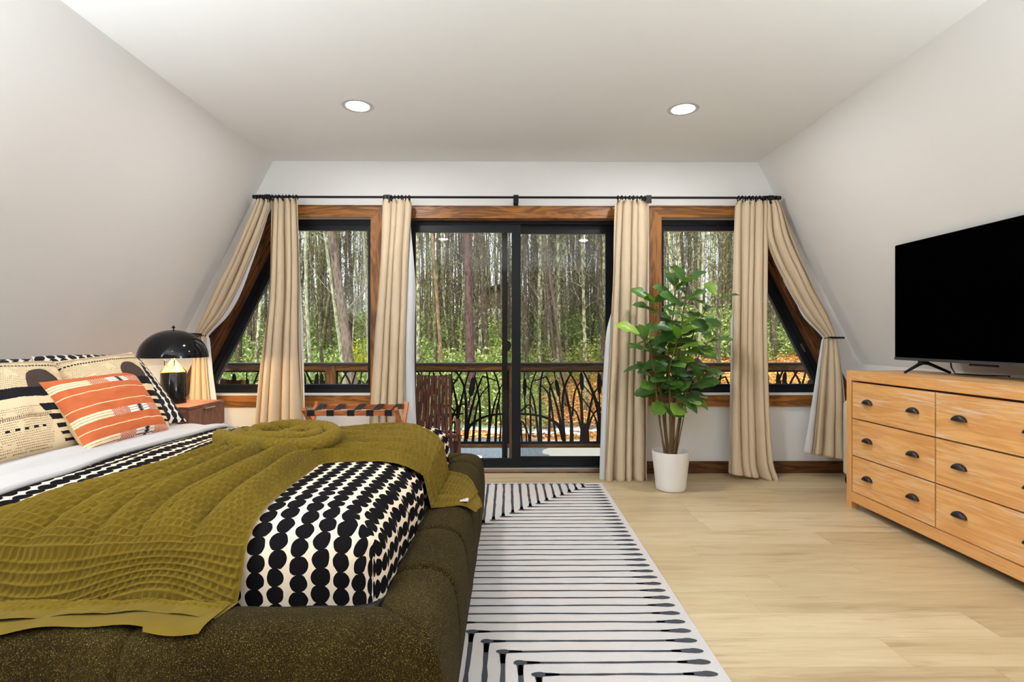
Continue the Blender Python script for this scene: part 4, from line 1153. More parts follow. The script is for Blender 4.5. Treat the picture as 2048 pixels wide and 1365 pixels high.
stems = [  # points in the plane of the photo, px,py and depth
 ([(1345, 905), (1348, 800), (1358, 700), (1366, 620), (1380, 548)], 3.99, 18), ([(1336, 905), (1330, 820), (1338, 700), (1350, 610), (1352, 560)], 4.02, 14),
 ([(1327, 905), (1320, 820), (1308, 740), (1298, 690), (1278, 668)], 3.93, 13), ([(1332, 905), (1322, 800), (1330, 690), (1318, 620), (1300, 602)], 4.05, 14),
 ([(1352, 905), (1362, 800), (1376, 700), (1400, 640), (1438, 590)], 4.06, 15), ([(1348, 905), (1368, 820), (1384, 760), (1402, 700), (1432, 672)], 3.92, 14),
 ([(1340, 905), (1344, 800), (1340, 740), (1350, 690), (1356, 655)], 3.88, 14), ([(1331, 905), (1322, 850), (1322, 800), (1316, 770), (1304, 745)], 3.97, 8),
 ([(1356, 905), (1368, 850), (1376, 800), (1388, 770), (1410, 750)], 3.95, 8)]
RF = random.Random(41); leaves = MB(); nl = 0
def leaf(base, d, up, L, W, curl):
    d = d.normalized(); sd = d.cross(up).normalized(); n = sd.cross(d).normalized(); nu, nv = 6, 9; ph = RF.random() * 6
    def fn(u, v):
        t = v; w = W * (math.sin(PI * min(1, t ** .9 * .97 + .03)) ** .6) * (.42 + .75 * t) * (1 - .22 * math.exp(-((t - .38) / .13) ** 2))
        a = 2 * u - 1
        p = base + d * (L * t) + sd * (w * a * .5) + n * (curl * (-(t ** 2)) * L * .5 + abs(a) * w * .16 + .006 * math.sin(t * 14 + a * 3 + ph) * abs(a))
        return p
    leaves.grid(fn, nu, nv)
for pts, Y, n in stems:
    P3 = [at(px, py, Y) for px, py in pts]
    base = Vector((pc[0] + (P3[0].x - pc[0]) * .7, lerp(pc[1], Y, .6), .23)); P3[0] = base
    for k, p in enumerate(P3[1:], 1): p.y = lerp(pc[1], Y, k / (len(P3) - 1) * 1.6) + RF.uniform(-.02, .02)
    rad = [.009, .007, .0055, .004, .0025] if n > 8 else [.005, .004, .0035, .003, .002]
    if n == 18: rad = [.016, .014, .009, .006, .003]
    # refine
    path = []; m = len(P3)
    rows__ = [(i / (m - 1), P3[i].x, P3[i].y, P3[i].z, rad[i]) for i in range(m)]
    for k in range(21): path.append(interp(rows__, k / 20))
    mb = MB(); mb.tube([q[:3] for q in path], [q[3] for q in path], 8); mb.build('stem', stemm, fig)
    ga = RF.random() * 6
    for k in range(n):
        t = lerp(.24 if n > 8 else .45, 1.0, (k + .5) / n); q = interp(rows__, t); b = Vector(q[:3])
        ga += 2.4; out = Vector((math.cos(ga), math.sin(ga) * .8, 0))
        el = lerp(.0, .9, t ** 3) + RF.uniform(-.35, .25); d = (out + Vector((0, 0, el))).normalized()
        if b.y + d.y * .2 > 4.25: d.y = -abs(d.y) * .4
        L = RF.uniform(.15, .215) * (1.0 if t < .93 else .85)
        leaf(b + d * .015, d, Vector((RF.uniform(-.4, .4), RF.uniform(-1.3, -.1), 1)), L, L * RF.uniform(.68, .82), RF.uniform(.1, .7)); nl += 1
leaves.build('foliage', lf.m, fig, ang=180)
# ------------------------------------------------------------------ outside: roof overhang, deck, railing
sid = Mat('grey_lap_boards', .6, .3); P = sid.coords(); x, y, z = sid.sep(P)
fr = (z / .083).frac(); sid.col(sid.mix(fr.lt(.08), srgb(48, 52, 55), srgb(120, 126, 130))); sid.bump(fr, .6, .01)
for sgn, nm in ((-1, 'left'), (1, 'right')):
    pts = [(slopeX(-.2), -.2), (slopeX(2.7), 2.7), (slopeX(2.7) + .14, 2.7), (slopeX(-.2) + .14, -.2)]
    mb = MB(); mb.prism([(CX + sgn * a, WB, zz) for a, zz in pts], (0, 5.32 - WB, 0)); struct(mb.build('trim_roof_overhang_' + nm, sid.m, smooth=False, fix=True))
dk = wood('wet_deck_boards', srgb(120, 96, 74), srgb(80, 62, 46), rough=.35)
mb = MB()
for k in range(7): xboard(mb, (-3.5, WB + .01 + k * .142, -.19), (3.6, WB + .01 + k * .142 + .136, -.16), 0)
struct(mb.build('floor_deck', dk, smooth=False, fix=True))
RYY = 5.5
rail_ = thing('deck_railing', (0, RYY, -.16), 'deck railing of brown wood with black cut-metal cattail panels, outside the glass', 'railing')
PXS = [at(p, 700, RYY).x for p in (300, 663, 1028, 1394, 1760)]
zt0 = at(1100, 741, RYY).z; zt1 = at(1100, 730.5, RYY).z; zcap = at(1100, 727, RYY).z
zb1 = at(1100, 888, RYY).z; zb0 = at(1100, 895.5, RYY).z
mb = MB(); xboard(mb, (PXS[0], RYY - .03, zt0), (PXS[-1], RYY + .03, zt1), 0); mb.build('top_rail', RAILW, rail_, smooth=False, fix=True)
mb = MB(); mb.box((PXS[0], RYY - .07, zt1), (PXS[-1], RYY + .07, zcap + .006), bev=.004); mb.build('rail_cap', simple('dark_cap', (.06, .05, .05), .3), rail_)
mb = MB(); xboard(mb, (PXS[0], RYY - .02, zb0), (PXS[-1], RYY + .02, zb1), 0); mb.build('bottom_rail', RAILW, rail_, smooth=False, fix=True)
for p in PXS:
    mb = MB(); xboard(mb, (p - .05, RYY - .045, -.9), (p + .05, RYY + .045, zt1), 2); mb.build('post', RAILW, rail_, smooth=False, fix=True)
def Z5(x, y): return (800 + x / 4.2667, 660 + y / 4.2667)
LS = [([(490, 955), (492, 750), (486, 640), (458, 500), (440, 400)], 32, 7), ([(497, 745), (520, 620), (548, 500), (590, 355)], 22, 8), ([(560, 955), (566, 700), (545, 480), (478, 350)], 30, 9),
      ([(572, 930), (590, 760), (640, 570), (690, 430), (708, 395)], 22, 10), ([(706, 398), (745, 410), (830, 438)], 11, 6), ([(560, 915), (590, 830), (650, 780), (740, 738), (872, 716)], 30, 12),
      ([(622, 955), (640, 750), (680, 580), (765, 468)], 22, 6), ([(588, 650), (598, 560), (650, 352)], 7, 7), ([(680, 955), (682, 660), (655, 470), (640, 400)], 24, 6), ([(758, 955), (765, 700), (755, 480), (738, 350)], 24, 9),
      ([(745, 955), (790, 700), (830, 560), (872, 465)], 18, 6), ([(815, 955), (825, 700), (850, 560), (830, 430), (795, 350)], 20, 9), ([(852, 955), (860, 800), (842, 640)], 16, 6),
      ([(430, 870), (450, 740), (500, 652), (565, 630)], 16, 6), ([(548, 485), (500, 390), (462, 350)], 12, 8), ([(438, 490), (500, 400), (532, 350)], 12, 8), ([(440, 955), (436, 800), (425, 700)], 14, 6)]
LC = [((616, 485), 23, 82, .16), ((842, 655), 12, 26, 0)]
RS = [([(1080, 955), (1066, 640), (1064, 540)], 9, 8), ([(1060, 420), (1060, 350)], 7, 7), ([(1110, 955), (1115, 780), (1110, 640), (1120, 480), (1165, 350)], 18, 8), ([(1030, 695), (1108, 638), (1135, 690)], 12, 6),
      ([(1395, 940), (1360, 830), (1290, 770), (1180, 732), (1030, 716)], 32, 12), ([(1185, 955), (1150, 650), (1112, 520), (1075, 478)], 18, 6), ([(1200, 955), (1195, 600), (1200, 450), (1220, 350)], 26, 8),
      ([(1270, 955), (1276, 600), (1240, 510), (1205, 478)], 22, 6), ([(1335, 955), (1290, 640), (1278, 500), (1312, 440)], 18, 6), ([(1400, 955), (1350, 700), (1290, 500), (1248, 398)], 26, 9), ([(1250, 400), (1200, 420), (1140, 437)], 10, 6),
      ([(1388, 800), (1360, 575)], 9, 9), ([(1326, 420), (1314, 350)], 7, 7), ([(1402, 955), (1386, 640), (1412, 470), (1472, 350)], 26, 9), ([(1465, 955), (1460, 760), (1420, 560), (1365, 350)], 32, 9),
      ([(1470, 740), (1490, 540), (1540, 440)], 16, 6), ([(1550, 860), (1500, 700), (1400, 630)], 16, 6), ([(1575, 965), (1575, 870), (1572, 800)], 84, 60), ([(1562, 810), (1550, 520)], 9, 9), ([(1545, 370), (1543, 350)], 7, 7),
      ([(1592, 850), (1640, 590), (1695, 480)], 22, 7), ([(1556, 850), (1540, 590), (1495, 450), (1438, 350)], 24, 9), ([(1602, 850), (1640, 740), (1690, 680), (1725, 692)], 16, 6), ([(1700, 960), (1702, 740), (1640, 520), (1562, 350)], 50, 10),
      ([(1708, 740), (1700, 540)], 9, 9), ([(1695, 385), (1694, 350)], 7, 7), ([(1722, 800), (1752, 560), (1760, 500)], 20, 8), ([(1752, 560), (1720, 445), (1760, 442)], 9, 6), ([(1692, 880), (1660, 740), (1540, 560)], 16, 6),
      ([(1705, 640), (1570, 480)], 12, 6), ([(1692, 720), (1780, 560)], 14, 6), ([(1040, 955), (1036, 780), (1090, 880), (1100, 955)], 12, 8)]
RC = [((1065, 490), 16, 74, 0), ((1345, 500), 17, 76, -.2), ((1550, 442), 17, 78, -.06), ((1700, 462), 18, 88, -.02)]
def cattails(mb, strokes, cats, tr):
    th = .006
    for k_, (pts, w0, w1) in enumerate(strokes):
        n = 14; m = len(pts); rows = [(i / (m - 1), pts[i][0], pts[i][1]) for i in range(m)]; P = [interp(rows, i / n) for i in range(n + 1)]
        fr = []; 
        for i, p in enumerate(P):
            a = P[max(0, i - 1)]; b = P[min(n, i + 1)]; t = Vector((b[0] - a[0], b[1] - a[1])).normalized(); w = lerp(w0, w1, (i / n) ** .8) / 2 + 1.5
            fr.append(((p[0] - t.y * w, p[1] + t.x * w), (p[0] + t.y * w, p[1] - t.x * w)))
        vs = []
        yo = (k_ % 5) * .0004
        for l, r in fr:
            for q in (l, r):
                c = tr(q); vs.append((c.x, RYY - th / 2 - yo, c.z))
        for l, r in fr:
            for q in (l, r):
                c = tr(q); vs.append((c.x, RYY + th / 2 + yo, c.z))
        N = 2 * (n + 1); fs = []
        for i in range(n):
            a = 2 * i; fs += [(a, a + 1, a + 3, a + 2), (N + a + 2, N + a + 3, N + a + 1, N + a), (a, a + 2, N + a + 2, N + a), (a + 3, a + 1, N + a + 1, N + a + 3)]
        mb.add(vs, fs)
    for (cx, cy), rx, ry, tl in cats:
        poly = []
        for k in range(20):
            t = 2 * PI * k / 20; ux = rx * math.copysign(abs(math.cos(t)) ** .6, math.cos(t)); uy = ry * math.copysign(abs(math.sin(t)) ** .9, math.sin(t))
            c = tr((cx + ux * math.cos(tl) - uy * math.sin(tl), cy + uy * math.cos(tl) + ux * math.sin(tl))); poly.append((c.x, RYY - th, c.z))
        mb.prism(poly, (0, 2 * th, 0))
def tr_shift(dx, mirror=None):
    def f(q):
        px, py = Z5(*q)
        if mirror is not None: px = 2 * mirror - px
        return at(px + dx, py, RYY)
    return f
for i in range(4):
    mb = MB(); a, b = PXS[i] + .05, PXS[i + 1] - .05
    z0 = at(1100, 883.5, RYY).z; z1 = zt0
    mb.box((a, RYY - .008, zb1), (b, RYY + .008, z0)); mb.box((a, RYY - .008, at(1100, 744.5, RYY).z), (b, RYY + .008, z1))
    mb.box((a, RYY - .008, zb1), (a + .018, RYY + .008, z1)); mb.box((b - .018, RYY - .008, zb1), (b, RYY + .008, z1))
    if i == 1:
        cattails(mb, LS, LC, tr_shift(0)); cattails(mb, RS, RC, tr_shift(-300, 1126)); cattails(mb, LS[:6], LC[:1], tr_shift(-78))
    if i == 2:
        cattails(mb, RS, RC, tr_shift(0)); cattails(mb, RS, RC, tr_shift(175))
    if i == 0: cattails(mb, RS, RC, tr_shift(-555)); cattails(mb, RS, RC, tr_shift(-420, 1126)); cattails(mb, RS[:20], RC, tr_shift(-730))
    if i == 3: cattails(mb, RS, RC, tr_shift(358)); cattails(mb, RS, RC, tr_shift(480, 1126) )
    mb.build('cattail_panel', BLACKM, rail_, smooth=False, fix=True)

# ------------------------------------------------------------------ slatted deck chairs
def deck_chair(name, px, zt, label, turn=0):
    base = at(px, 760, 5.05); dz = -.16
    t = thing(name, (base.x, 5.05, dz), label, 'deck chair', 'folding slatted deck chairs', local=True); t.rotation_euler.z = turn
    n = 10; H_ = zt - dz
    for k in range(n):
        u = k / (n - 1) - .5
        curve = .03 * (2 * u) ** 2
        pts = [(u * .30, .10 - curve, H_ + .014 * (2 * u) ** 2), (u * .30, .06 - curve * .8, H_ - .12), (u * .31 - .004, .02 - curve * .5, H_ - .3), (u * .34 - .012, -.04, H_ - .5), (u * .37 - .02, -.12, .22), (u * .38 - .02, -.18 , .08)]
        mb = MB()
        for a, b in zip(pts, pts[1:]): board(mb, a, b, .029, .034, (0, 1, 0))
        mb.build('back_slat', CHAIRW, t, smooth=False, fix=True)
    for k in range(9):
        u = k / 8 - .5
        mb = MB(); board(mb, (u * .44 + .02, .05, .36), (u * .44 + .02, -.36, .42), .024, .03, (0, 0, 1)); mb.build('seat_slat', CHAIRW, t, smooth=False, fix=True)
    for sx in (-1, 1):
        mb = MB(); board(mb, (sx * .2, .30, .0), (sx * .2, -.36, .40), .03, .04, (1, 0, 0)); mb.build('leg', CHAIRW, t, smooth=False, fix=True)
        mb = MB(); board(mb, (sx * .23, -.30, .0), (sx * .23, .02, .52), .03, .04, (1, 0, 0)); mb.build('leg', CHAIRW, t, smooth=False, fix=True)
    mb = MB(); mb.tube([(-.25, -.0, .40), (.25, -.0, .40)], .008, 8); mb.build('rod', BLACKM, t)
deck_chair('deck_chair', 868, .775, 'red-brown slatted deck chair seen through the left glass of the sliding door', .12)
deck_chair('deck_chair', 452, .73, 'red-brown slatted deck chair, just its top showing in the left window corner', -.5)

# ------------------------------------------------------------------ ground
def gz(x, y):
    z = -.95 + .03 * max(0, min(y, 17) - 13) + .082 * max(0, y - 17) + .0012 * max(0, y - 20) ** 1.25
    z += .10 * noise.noise(Vector((x * .15, y * .15, 0)))
    z += .2 * math.exp(-((x + 1.5) ** 2 / 30 + (y - 43) ** 2 / 60))
    # leaf covered mound to the right
    z += 1.12 * sstep(1.0, 5.0, x - .08 * (y - 14)) * sstep(12.2, 17.5, y) * (1 - .75 * sstep(20, 30, y))
    return z
gm = Mat('leafy_forest_floor', .9, .1); P = gm.coords(); x, y, z = gm.sep(P)
wb = gm.noise(P, .8, 4, .6)
vc = gm.n('ShaderNodeTexVoronoi'); gm.L.new(P, vc.inputs['Vector']); vc.inputs['Scale'].default_value = 14
cell = E(gm.g, gm.sep(vc.outputs['Color'])[0].v)
leafc = gm.ramp(cell, [(.0, srgb(120, 66, 30)), (.3, srgb(182, 112, 50)), (.55, srgb(206, 148, 72)), (.8, srgb(150, 96, 60)), (1, srgb(226, 178, 110))])
moss = gm.ramp(cell, [(0, srgb(110, 104, 30)), (1, srgb(190, 160, 56))])
mossf = (gm.noise(P, 1.3, 3).step(.45, .62) * x.step(1.5, 3.0) * y.step(13.5, 15.5))
litter = gm.mix(mossf * .75, leafc, moss)
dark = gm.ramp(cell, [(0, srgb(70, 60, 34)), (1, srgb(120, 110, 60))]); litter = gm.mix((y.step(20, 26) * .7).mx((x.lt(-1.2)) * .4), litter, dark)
grv = gm.ramp(gm.vor(P, 60, out='Distance'), [(0, srgb(150, 158, 166)), (.6, srgb(84, 90, 96))])
grv2 = gm.mix((x + wb).gt(1.2) * .7, grv, srgb(196, 188, 172))
grav = y.step(11.4, 11.0) ; base = gm.mix((y + wb * 1.2).lt(11.3), litter, grv2)
snow = ((y + (wb - .5) * 4.0).gt(11.6)) * ((y + (wb - .5) * 4.0).lt(12.5)) * gm.noise(P, 1.7, 3).gt(.36)
snow2 = ((y + wb).lt(9.6)) * (x + (wb - .5) * 2).lt(-.6)
base = gm.mix(snow.mx(snow2), base, (.80, .83, .88))
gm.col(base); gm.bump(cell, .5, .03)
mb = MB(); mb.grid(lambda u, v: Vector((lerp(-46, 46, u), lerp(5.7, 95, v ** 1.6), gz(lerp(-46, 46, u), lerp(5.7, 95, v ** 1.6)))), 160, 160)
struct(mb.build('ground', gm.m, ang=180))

lm_ = Mat('fallen_leaves', .8, .2); isl = E(lm_.g, lm_.n('ShaderNodeNewGeometry').outputs['Random Per Island'])
lm_.col(lm_.ramp(isl, [(0, srgb(120, 70, 36)), (.3, srgb(184, 120, 62)), (.6, srgb(214, 164, 92)), (.85, srgb(232, 196, 136)), (1, srgb(150, 104, 80))]))
mb = MB(); rg = random.Random(77)
for k in range(16000):
    if k % 3: y = rg.uniform(12.3, 20); x = rg.uniform(.2, .62 * y)
    else:
        y = rg.uniform(10.8, 13.5); x = rg.uniform(-.2 * y, .6 * y)
        if 11.3 < y < 12.8 and rg.random() < .93: continue
    p = Vector((x, y, gz(x, y) + .01 + rg.random() * .03)); a = rg.random() * 6.28; l = rg.uniform(.05, .10); t = rg.uniform(-.7, .7); t2 = rg.uniform(-.7, .7)
    d = Vector((math.cos(a), math.sin(a), t)).normalized() * l; s = Vector((-math.sin(a), math.cos(a), t2)).normalized() * l * .38
    mb.add([p - d * .5, p + s, p + d * .5, p - s], [(0, 1, 2, 3)])
tag(mb.build('fallen_leaves', lm_.m, None, smooth=False), 'golden brown fallen leaves covering the mound beyond the railing', 'leaves', kind='stuff')
# ------------------------------------------------------------------ trees
def bark(name, c0, c1, lichen=0.0, lc=(.45, .55, .28), sc=1.0):
    m = Mat(name, .9, .1); P = m.coords(); 
    n = m.noise(m.map(P, (9 * sc, 9 * sc, 2 * sc)), 1.5, 4, .65); v = m.vor(m.map(P, (1, 1, .35)), 22 * sc)
    c = m.ramp((n * .7 + v * .5), [(.25, c0), (.75, c1)])
    if lichen:
        l = m.noise(m.map(P, (1, 1, .6)), 13, 4, .7).step(.60 - .22 * lichen, .66 - .18 * lichen)
        c = m.mix(l * .9, c, m.mix(m.noise(P, 30, 2), lc, tuple(a * .7 for a in lc)))
    m.col(c); m.bump(v + n, .8, .02); return m.m
B_PINE = bark('pine_bark', srgb(46, 34, 32), srgb(98, 76, 70)); B_BRN = bark('brown_bark', srgb(62, 52, 44), srgb(122, 106, 92))
B_LICH = bark('lichen_bark', srgb(62, 54, 42), srgb(116, 104, 84), .6, (.50, .54, .30)); B_GRN = bark('mossy_bark', srgb(52, 46, 32), srgb(102, 94, 68), .3, (.30, .35, .14))
B_PALE = bark('pale_bark', srgb(92, 84, 68), srgb(146, 136, 114), .6, (.42, .46, .30)); B_DEAD = bark('dead_wood', srgb(72, 58, 42), srgb(128, 108, 84), .35, (.42, .24, .10)); B_DARK = bark('dark_bark', srgb(44, 38, 32), srgb(92, 82, 68), .2, (.32, .36, .18))
def tree_mesh(seed, h, r, lean=(0, 0), nbr=34, br0=2.2, crook=.15, twigs=3):
    rg = random.Random(seed); mb = MB(); n = 12; pts = []; rad = []
    a, b = rg.random() * 6, rg.random() * 6
    for k in range(n + 1):
        t = k / n; z = h * t
        pts.append(Vector((lean[0] * z + crook * math.sin(t * 5 + a) * t, lean[1] * z + crook * math.sin(t * 4 + b) * t, z - .3)))
        rad.append(r * (1.25 - .25 * min(1, t * 8)) * (1 - .68 * t))
    mb.tube(pts, rad, 8)
    for k in range(nbr):
        t = rg.uniform(br0 / h, .97); i = min(int(t * n), n - 1); f = t * n - i; p = pts[i].lerp(pts[i + 1], f)
        an = rg.random() * 2 * PI; L = rg.uniform(.5, 1.7) * (1.25 - .5 * t); up = rg.uniform(.35, 1.5)
        d = Vector((math.cos(an), math.sin(an), up)).normalized(); q = [p]; c = p.copy(); dd = d.copy()
        for s in range(5):
            dd = (dd + Vector((rg.uniform(-.35, .35), rg.uniform(-.35, .35), rg.uniform(-.15, .4)))).normalized(); c = c + dd * L / 5; q.append(c.copy())
        r0 = max(.006, r * .22 * (1 - t * .5)); mb.tube(q, [r0 * (1 - .16 * j) for j in range(6)], 4, caps=False)
        for w in range(twigs):
            j = rg.randint(1, 4); c = q[j].copy(); dd = Vector((rg.uniform(-1, 1), rg.uniform(-1, 1), rg.uniform(.1, 1.3))).normalized(); l = L * rg.uniform(.25, .6); g = [c]
            for s in range(3): dd = (dd + Vector((rg.uniform(-.4, .4), rg.uniform(-.4, .4), rg.uniform(-.1, .4)))).normalized(); c = c + dd * l / 3; g.append(c.copy())
            mb.tube(g, [r0 * .45, r0 * .36, r0 * .28, .002], 3, caps=False)
    return mb
def place_tree(mesh, x, y, rot=0, s=1, label=None, group=None, name='bare_tree'):
    o = bpy.data.objects.new(name, mesh); COL.objects.link(o); o.location = (x, y, gz(x, y)); o.rotation_euler = (0, 0, rot); o.scale = (s, s, s)
    tag(o, label, 'tree', group); return o
def special(name, pxt, pyt, pxb, pyb, Y, r, mat, label, seed, nbr=14, crook=.04, br0=2.5, h=9):
    """trunk through two image points at depth Y; base follows the ground"""
    t = at(pxt, pyt, Y); b = at(pxb, pyb, Y); lx_ = (t.x - b.x) / (t.z - b.z); 
    x0 = b.x; z0 = gz(x0, Y); x0 = b.x - lx_ * (b.z - z0); z0 = gz(x0, Y)
    me = tree_mesh(seed, h, r, (lx_, 0), nbr, br0, crook).mesh(name); me.materials.append(mat)
    me.polygons.foreach_set('use_smooth', [True] * len(me.polygons))
    o = bpy.data.objects.new(name, me); COL.objects.link(o); o.location = (x0, Y, z0 + 0.0); tag(o, label, 'tree'); return o
special('pine_tree', 935, 465, 940, 725, 12.6, .125, B_PINE, 'thick straight purple-brown pine trunk in the left glass of the sliding door', 1, 8, .02)
special('bare_tree', 664, 462, 703, 727, 11.5, .125, B_BRN, 'thick leaning brown trunk in the left window', 2, 10, .03)
special('bare_tree', 660, 500, 687, 727, 12.4, .05, B_PALE, 'thin pale lichen trunk beside the leaning brown one in the left window', 3, 14, .08)
special('bare_tree', 633, 462, 643, 720, 13.4, .065, B_GRN, 'mossy dark upright trunk left of the leaning brown trunk', 4, 16, .06)
special('bare_tree', 611, 480, 622, 700, 13.0, .06, B_PALE, 'pale broken trunk at the left edge of the left window', 5, 10, .10)
special('bare_tree', 863, 465, 873, 725, 13.2, .055, B_GRN, 'slim trunk left of the pair beside the pine', 6, 12, .05)
special('dead_tree', 869, 480, 884, 725, 13.0, .055, B_DEAD, 'split dead trunk with bare orange wood, left of the pine', 7, 8, .05)
special('bare_tree', 837, 470, 835, 700, 14, .06, B_LICH, 'lichen covered trunk at the left edge of the sliding door glass', 8, 14, .08)
special('bare_tree', 956, 465, 963, 690, 17, .07, B_LICH, 'lichen spotted trunk right of the pine', 9, 18, .1)
special('bare_tree', 963, 465, 975, 690, 16, .075, B_DARK, 'dark slim trunk second right of the pine', 10, 18, .12)
special('bare_tree', 1051, 465, 1054, 705, 15, .07, B_DARK, 'dark trunk at the left edge of the right door glass', 11, 18, .06)
special('bare_tree', 1166, 465, 1171, 705, 14.5, .062, B_LICH, 'bright lichen trunk in the right part of the right door glass', 12, 16, .05)
special('bare_tree', 1093, 465, 1121, 690, 15.5, .065, B_BRN, 'brown trunk leaning left in the right door glass', 13, 16, .08)
special('bare_tree', 1117, 465, 1116, 640, 19, .09, B_LICH, 'mossy trunk crossing behind the leaning brown trunk in the door', 14, 22, .06)
special('bare_tree', 1101, 578, 1056, 690, 13.5, .035, B_GRN, 'thin fallen-over trunk leaning right in the right door glass', 15, 4, .05, 1.5, 3.4)
special('bare_tree', 1200, 465, 1206, 700, 17, .075, B_DARK, 'dark trunk at the right edge of the right door glass', 16, 18, .08)
special('bare_tree', 524, 560, 512, 725, 14, .06, B_LICH, 'lichen trunk left of the straight curtain in the left window', 17, 12, .05)
special('bare_tree', 1340, 465, 1347, 700, 14, .06, B_LICH, 'lichen trunk at the left edge of the right window', 18, 18, .08)
special('bare_tree', 1442, 465, 1436, 700, 15, .08, B_DARK, 'dark trunk beside the curtain in the right window', 19, 18, .08)
special('bare_tree', 1404, 465, 1398, 700, 16, .055, B_PALE, 'pale slender trunk in the middle of the right window', 20, 18, .08)
special('bare_tree', 740, 465, 737, 700, 13, .05, B_PALE, 'pale spotted trunk at the right edge of the left window', 21, 10, .04)
protos = []
for k in range(9):
    me = tree_mesh(100 + k, 13, R.uniform(.07, .11), (R.uniform(-.05, .05), 0), 46, 2.0, .28, 3).mesh('bare_tree')
    me.materials.append([B_LICH, B_GRN, B_DARK, B_BRN, B_LICH, B_DARK, B_PALE, B_GRN, B_BRN][k]); me.polygons.foreach_set('use_smooth', [True] * len(me.polygons)); protos.append(me)
RT_ = random.Random(99); cnt = 0
# stratified so that the wood is evenly dense as seen through the glass
for (y0, y1, n, s0, s1) in ((16, 22, 34, .8, 1.05), (22, 32, 62, .9, 1.1), (32, 46, 86, .95, 1.25), (46, 66, 96, 1.1, 1.5)):
    for k in range(n):
        y = RT_.uniform(y0, y1); x = ((k + RT_.uniform(-.3, .3)) / n * 1.36 - .66) * y
        if y < 24 and 1.2 < x < 9 and y < 19: continue
        if 24 < y < 46 and -.075 < x / y < .0 and RT_.random() < .35: continue
        place_tree(protos[RT_.randrange(9)], x, y, RT_.random() * 6.28, RT_.uniform(s0, s1), 'slim bare trunk among the dense woods beyond the deck', 'bare trees of the woods'); cnt += 1
# the rest of the woods: too many to count, one object
mb = MB(); rg = random.Random(5)
for k in range(760):
    y = rg.uniform(26, 85) if k > 140 else rg.uniform(20, 30); x = rg.uniform(-.68, .72) * y; z0 = gz(x, y) - .2; h = rg.uniform(12, 20); r = rg.uniform(.03, .095)
    if 20 < y < 44 and -.075 < x / y < .0 and rg.random() < .55: continue
    ln = rg.uniform(-.07, .07); a = rg.random() * 6; P_ = [(x + ln * h * t + .25 * math.sin(t * 5 + a), y, z0 + h * t) for t in (0, .25, .5, .75, 1)]
    mi = rg.randrange(4); mb.tube(P_, [r, r * .85, r * .65, r * .45, r * .2], 5, mi, caps=False)
    for j in range(24):
        t = rg.uniform(.08, .9); z = z0 + h * t; bx_ = x + ln * h * t + .25 * math.sin(t * 5 + a); L = rg.uniform(.6, 2.4); an = rg.random() * 6.28; up = rg.uniform(.5, 1.8)
        q = [(bx_, y, z), (bx_ + math.cos(an) * L * .4, y + math.sin(an) * L * .4, z + up * L * .35), (bx_ + math.cos(an) * L * .7 + rg.uniform(-.3, .3), y + math.sin(an) * L * .7, z + up * L * .8)]
        mb.tube(q, [r * .25, r * .16, .008], 3, mi, caps=False)
tag(mb.build('distant_woods', [B_LICH, B_BRN, B_GRN, B_DARK], None, ang=180), 'dense mass of bare trunks and branches far behind the nearer trees', 'trees', kind='stuff')
# ------------------------------------------------------------------ shrubs
lfm = Mat('shrub_leaves', .6, .3); isl = E(lfm.g, lfm.n('ShaderNodeNewGeometry').outputs['Random Per Island']); ob = lfm.rnd()
c = lfm.ramp(isl, [(0, srgb(78, 96, 44)), (.4, srgb(122, 142, 76)), (.7, srgb(158, 176, 106)), (.93, srgb(196, 206, 150)), (1, srgb(200, 176, 84))])
c = lfm.mix((ob.step(.55, 1.0) * .45), c, srgb(160, 164, 62)); lfm.col(c); lfm.translucent(.25, srgb(150, 180, 70))
yel = Mat('yellow_shrub_leaves', .6, .3); isl = E(yel.g, yel.n('ShaderNodeNewGeometry').outputs['Random Per Island'])
yel.col(yel.ramp(isl, [(0, srgb(110, 130, 30)), (.5, srgb(170, 180, 50)), (1, srgb(214, 190, 60))])); yel.translucent(.25, srgb(190, 200, 60))
def shrub_mesh(seed, nl, R0, H0, ls, mat):
    rg = random.Random(seed); mb = MB()
    for k in range(7):
        an = rg.random() * 6.28; mb.tube([(0, 0, -.1), (math.cos(an) * R0 * .35, math.sin(an) * R0 * .35, H0 * .5), (math.cos(an) * R0 * .7, math.sin(an) * R0 * .7, H0 * .85)], [.02, .013, .006], 4, 1)
    for k in range(nl):
        a = rg.random() * 6.28; t = rg.random(); ph = math.acos(1 - rg.random() * 1.1)
        rr = R0 * (.65 + .35 * math.sqrt(t)) * (1 + .25 * math.sin(3 * a + seed) * math.cos(2 * ph))
        p = Vector((rr * math.sin(ph) * math.cos(a), rr * math.sin(ph) * math.sin(a), H0 * (.12 + .88 * abs(math.cos(ph)) * (.6 + .4 * math.sqrt(t)) + .12 * math.sin(4 * a) * 1)))
        d = Vector((rg.uniform(-1, 1), rg.uniform(-1, 1), rg.uniform(-.5, .7))).normalized(); s = d.cross(Vector((rg.uniform(-1, 1), rg.uniform(-1, 1), rg.uniform(-1, 1)))).normalized(); l = ls * rg.uniform(.6, 1.2)
        mb.add([p, p + d * l * .45 + s * l * .2, p + d * l, p + d * l * .45 - s * l * .2], [(0, 1, 2, 3)])
    me = mb.mesh('shrub'); me.materials.append(mat); me.materials.append(B_BRN); return me
shp = [shrub_mesh(300 + k, 1700, 1.0, 1.25, .13, lfm.m) for k in range(5)]
ys = shrub_mesh(350, 1500, .75, 1.3, .11, yel.m)
def shrub(me, x, y, s, sz, label, group=None):
    o = bpy.data.objects.new('shrub', me); COL.objects.link(o); o.location = (x, y, gz(x, y) - .05); o.rotation_euler = (0, 0, RT_.random() * 6.28); o.scale = (s, s, sz); tag(o, label, 'shrub', group)
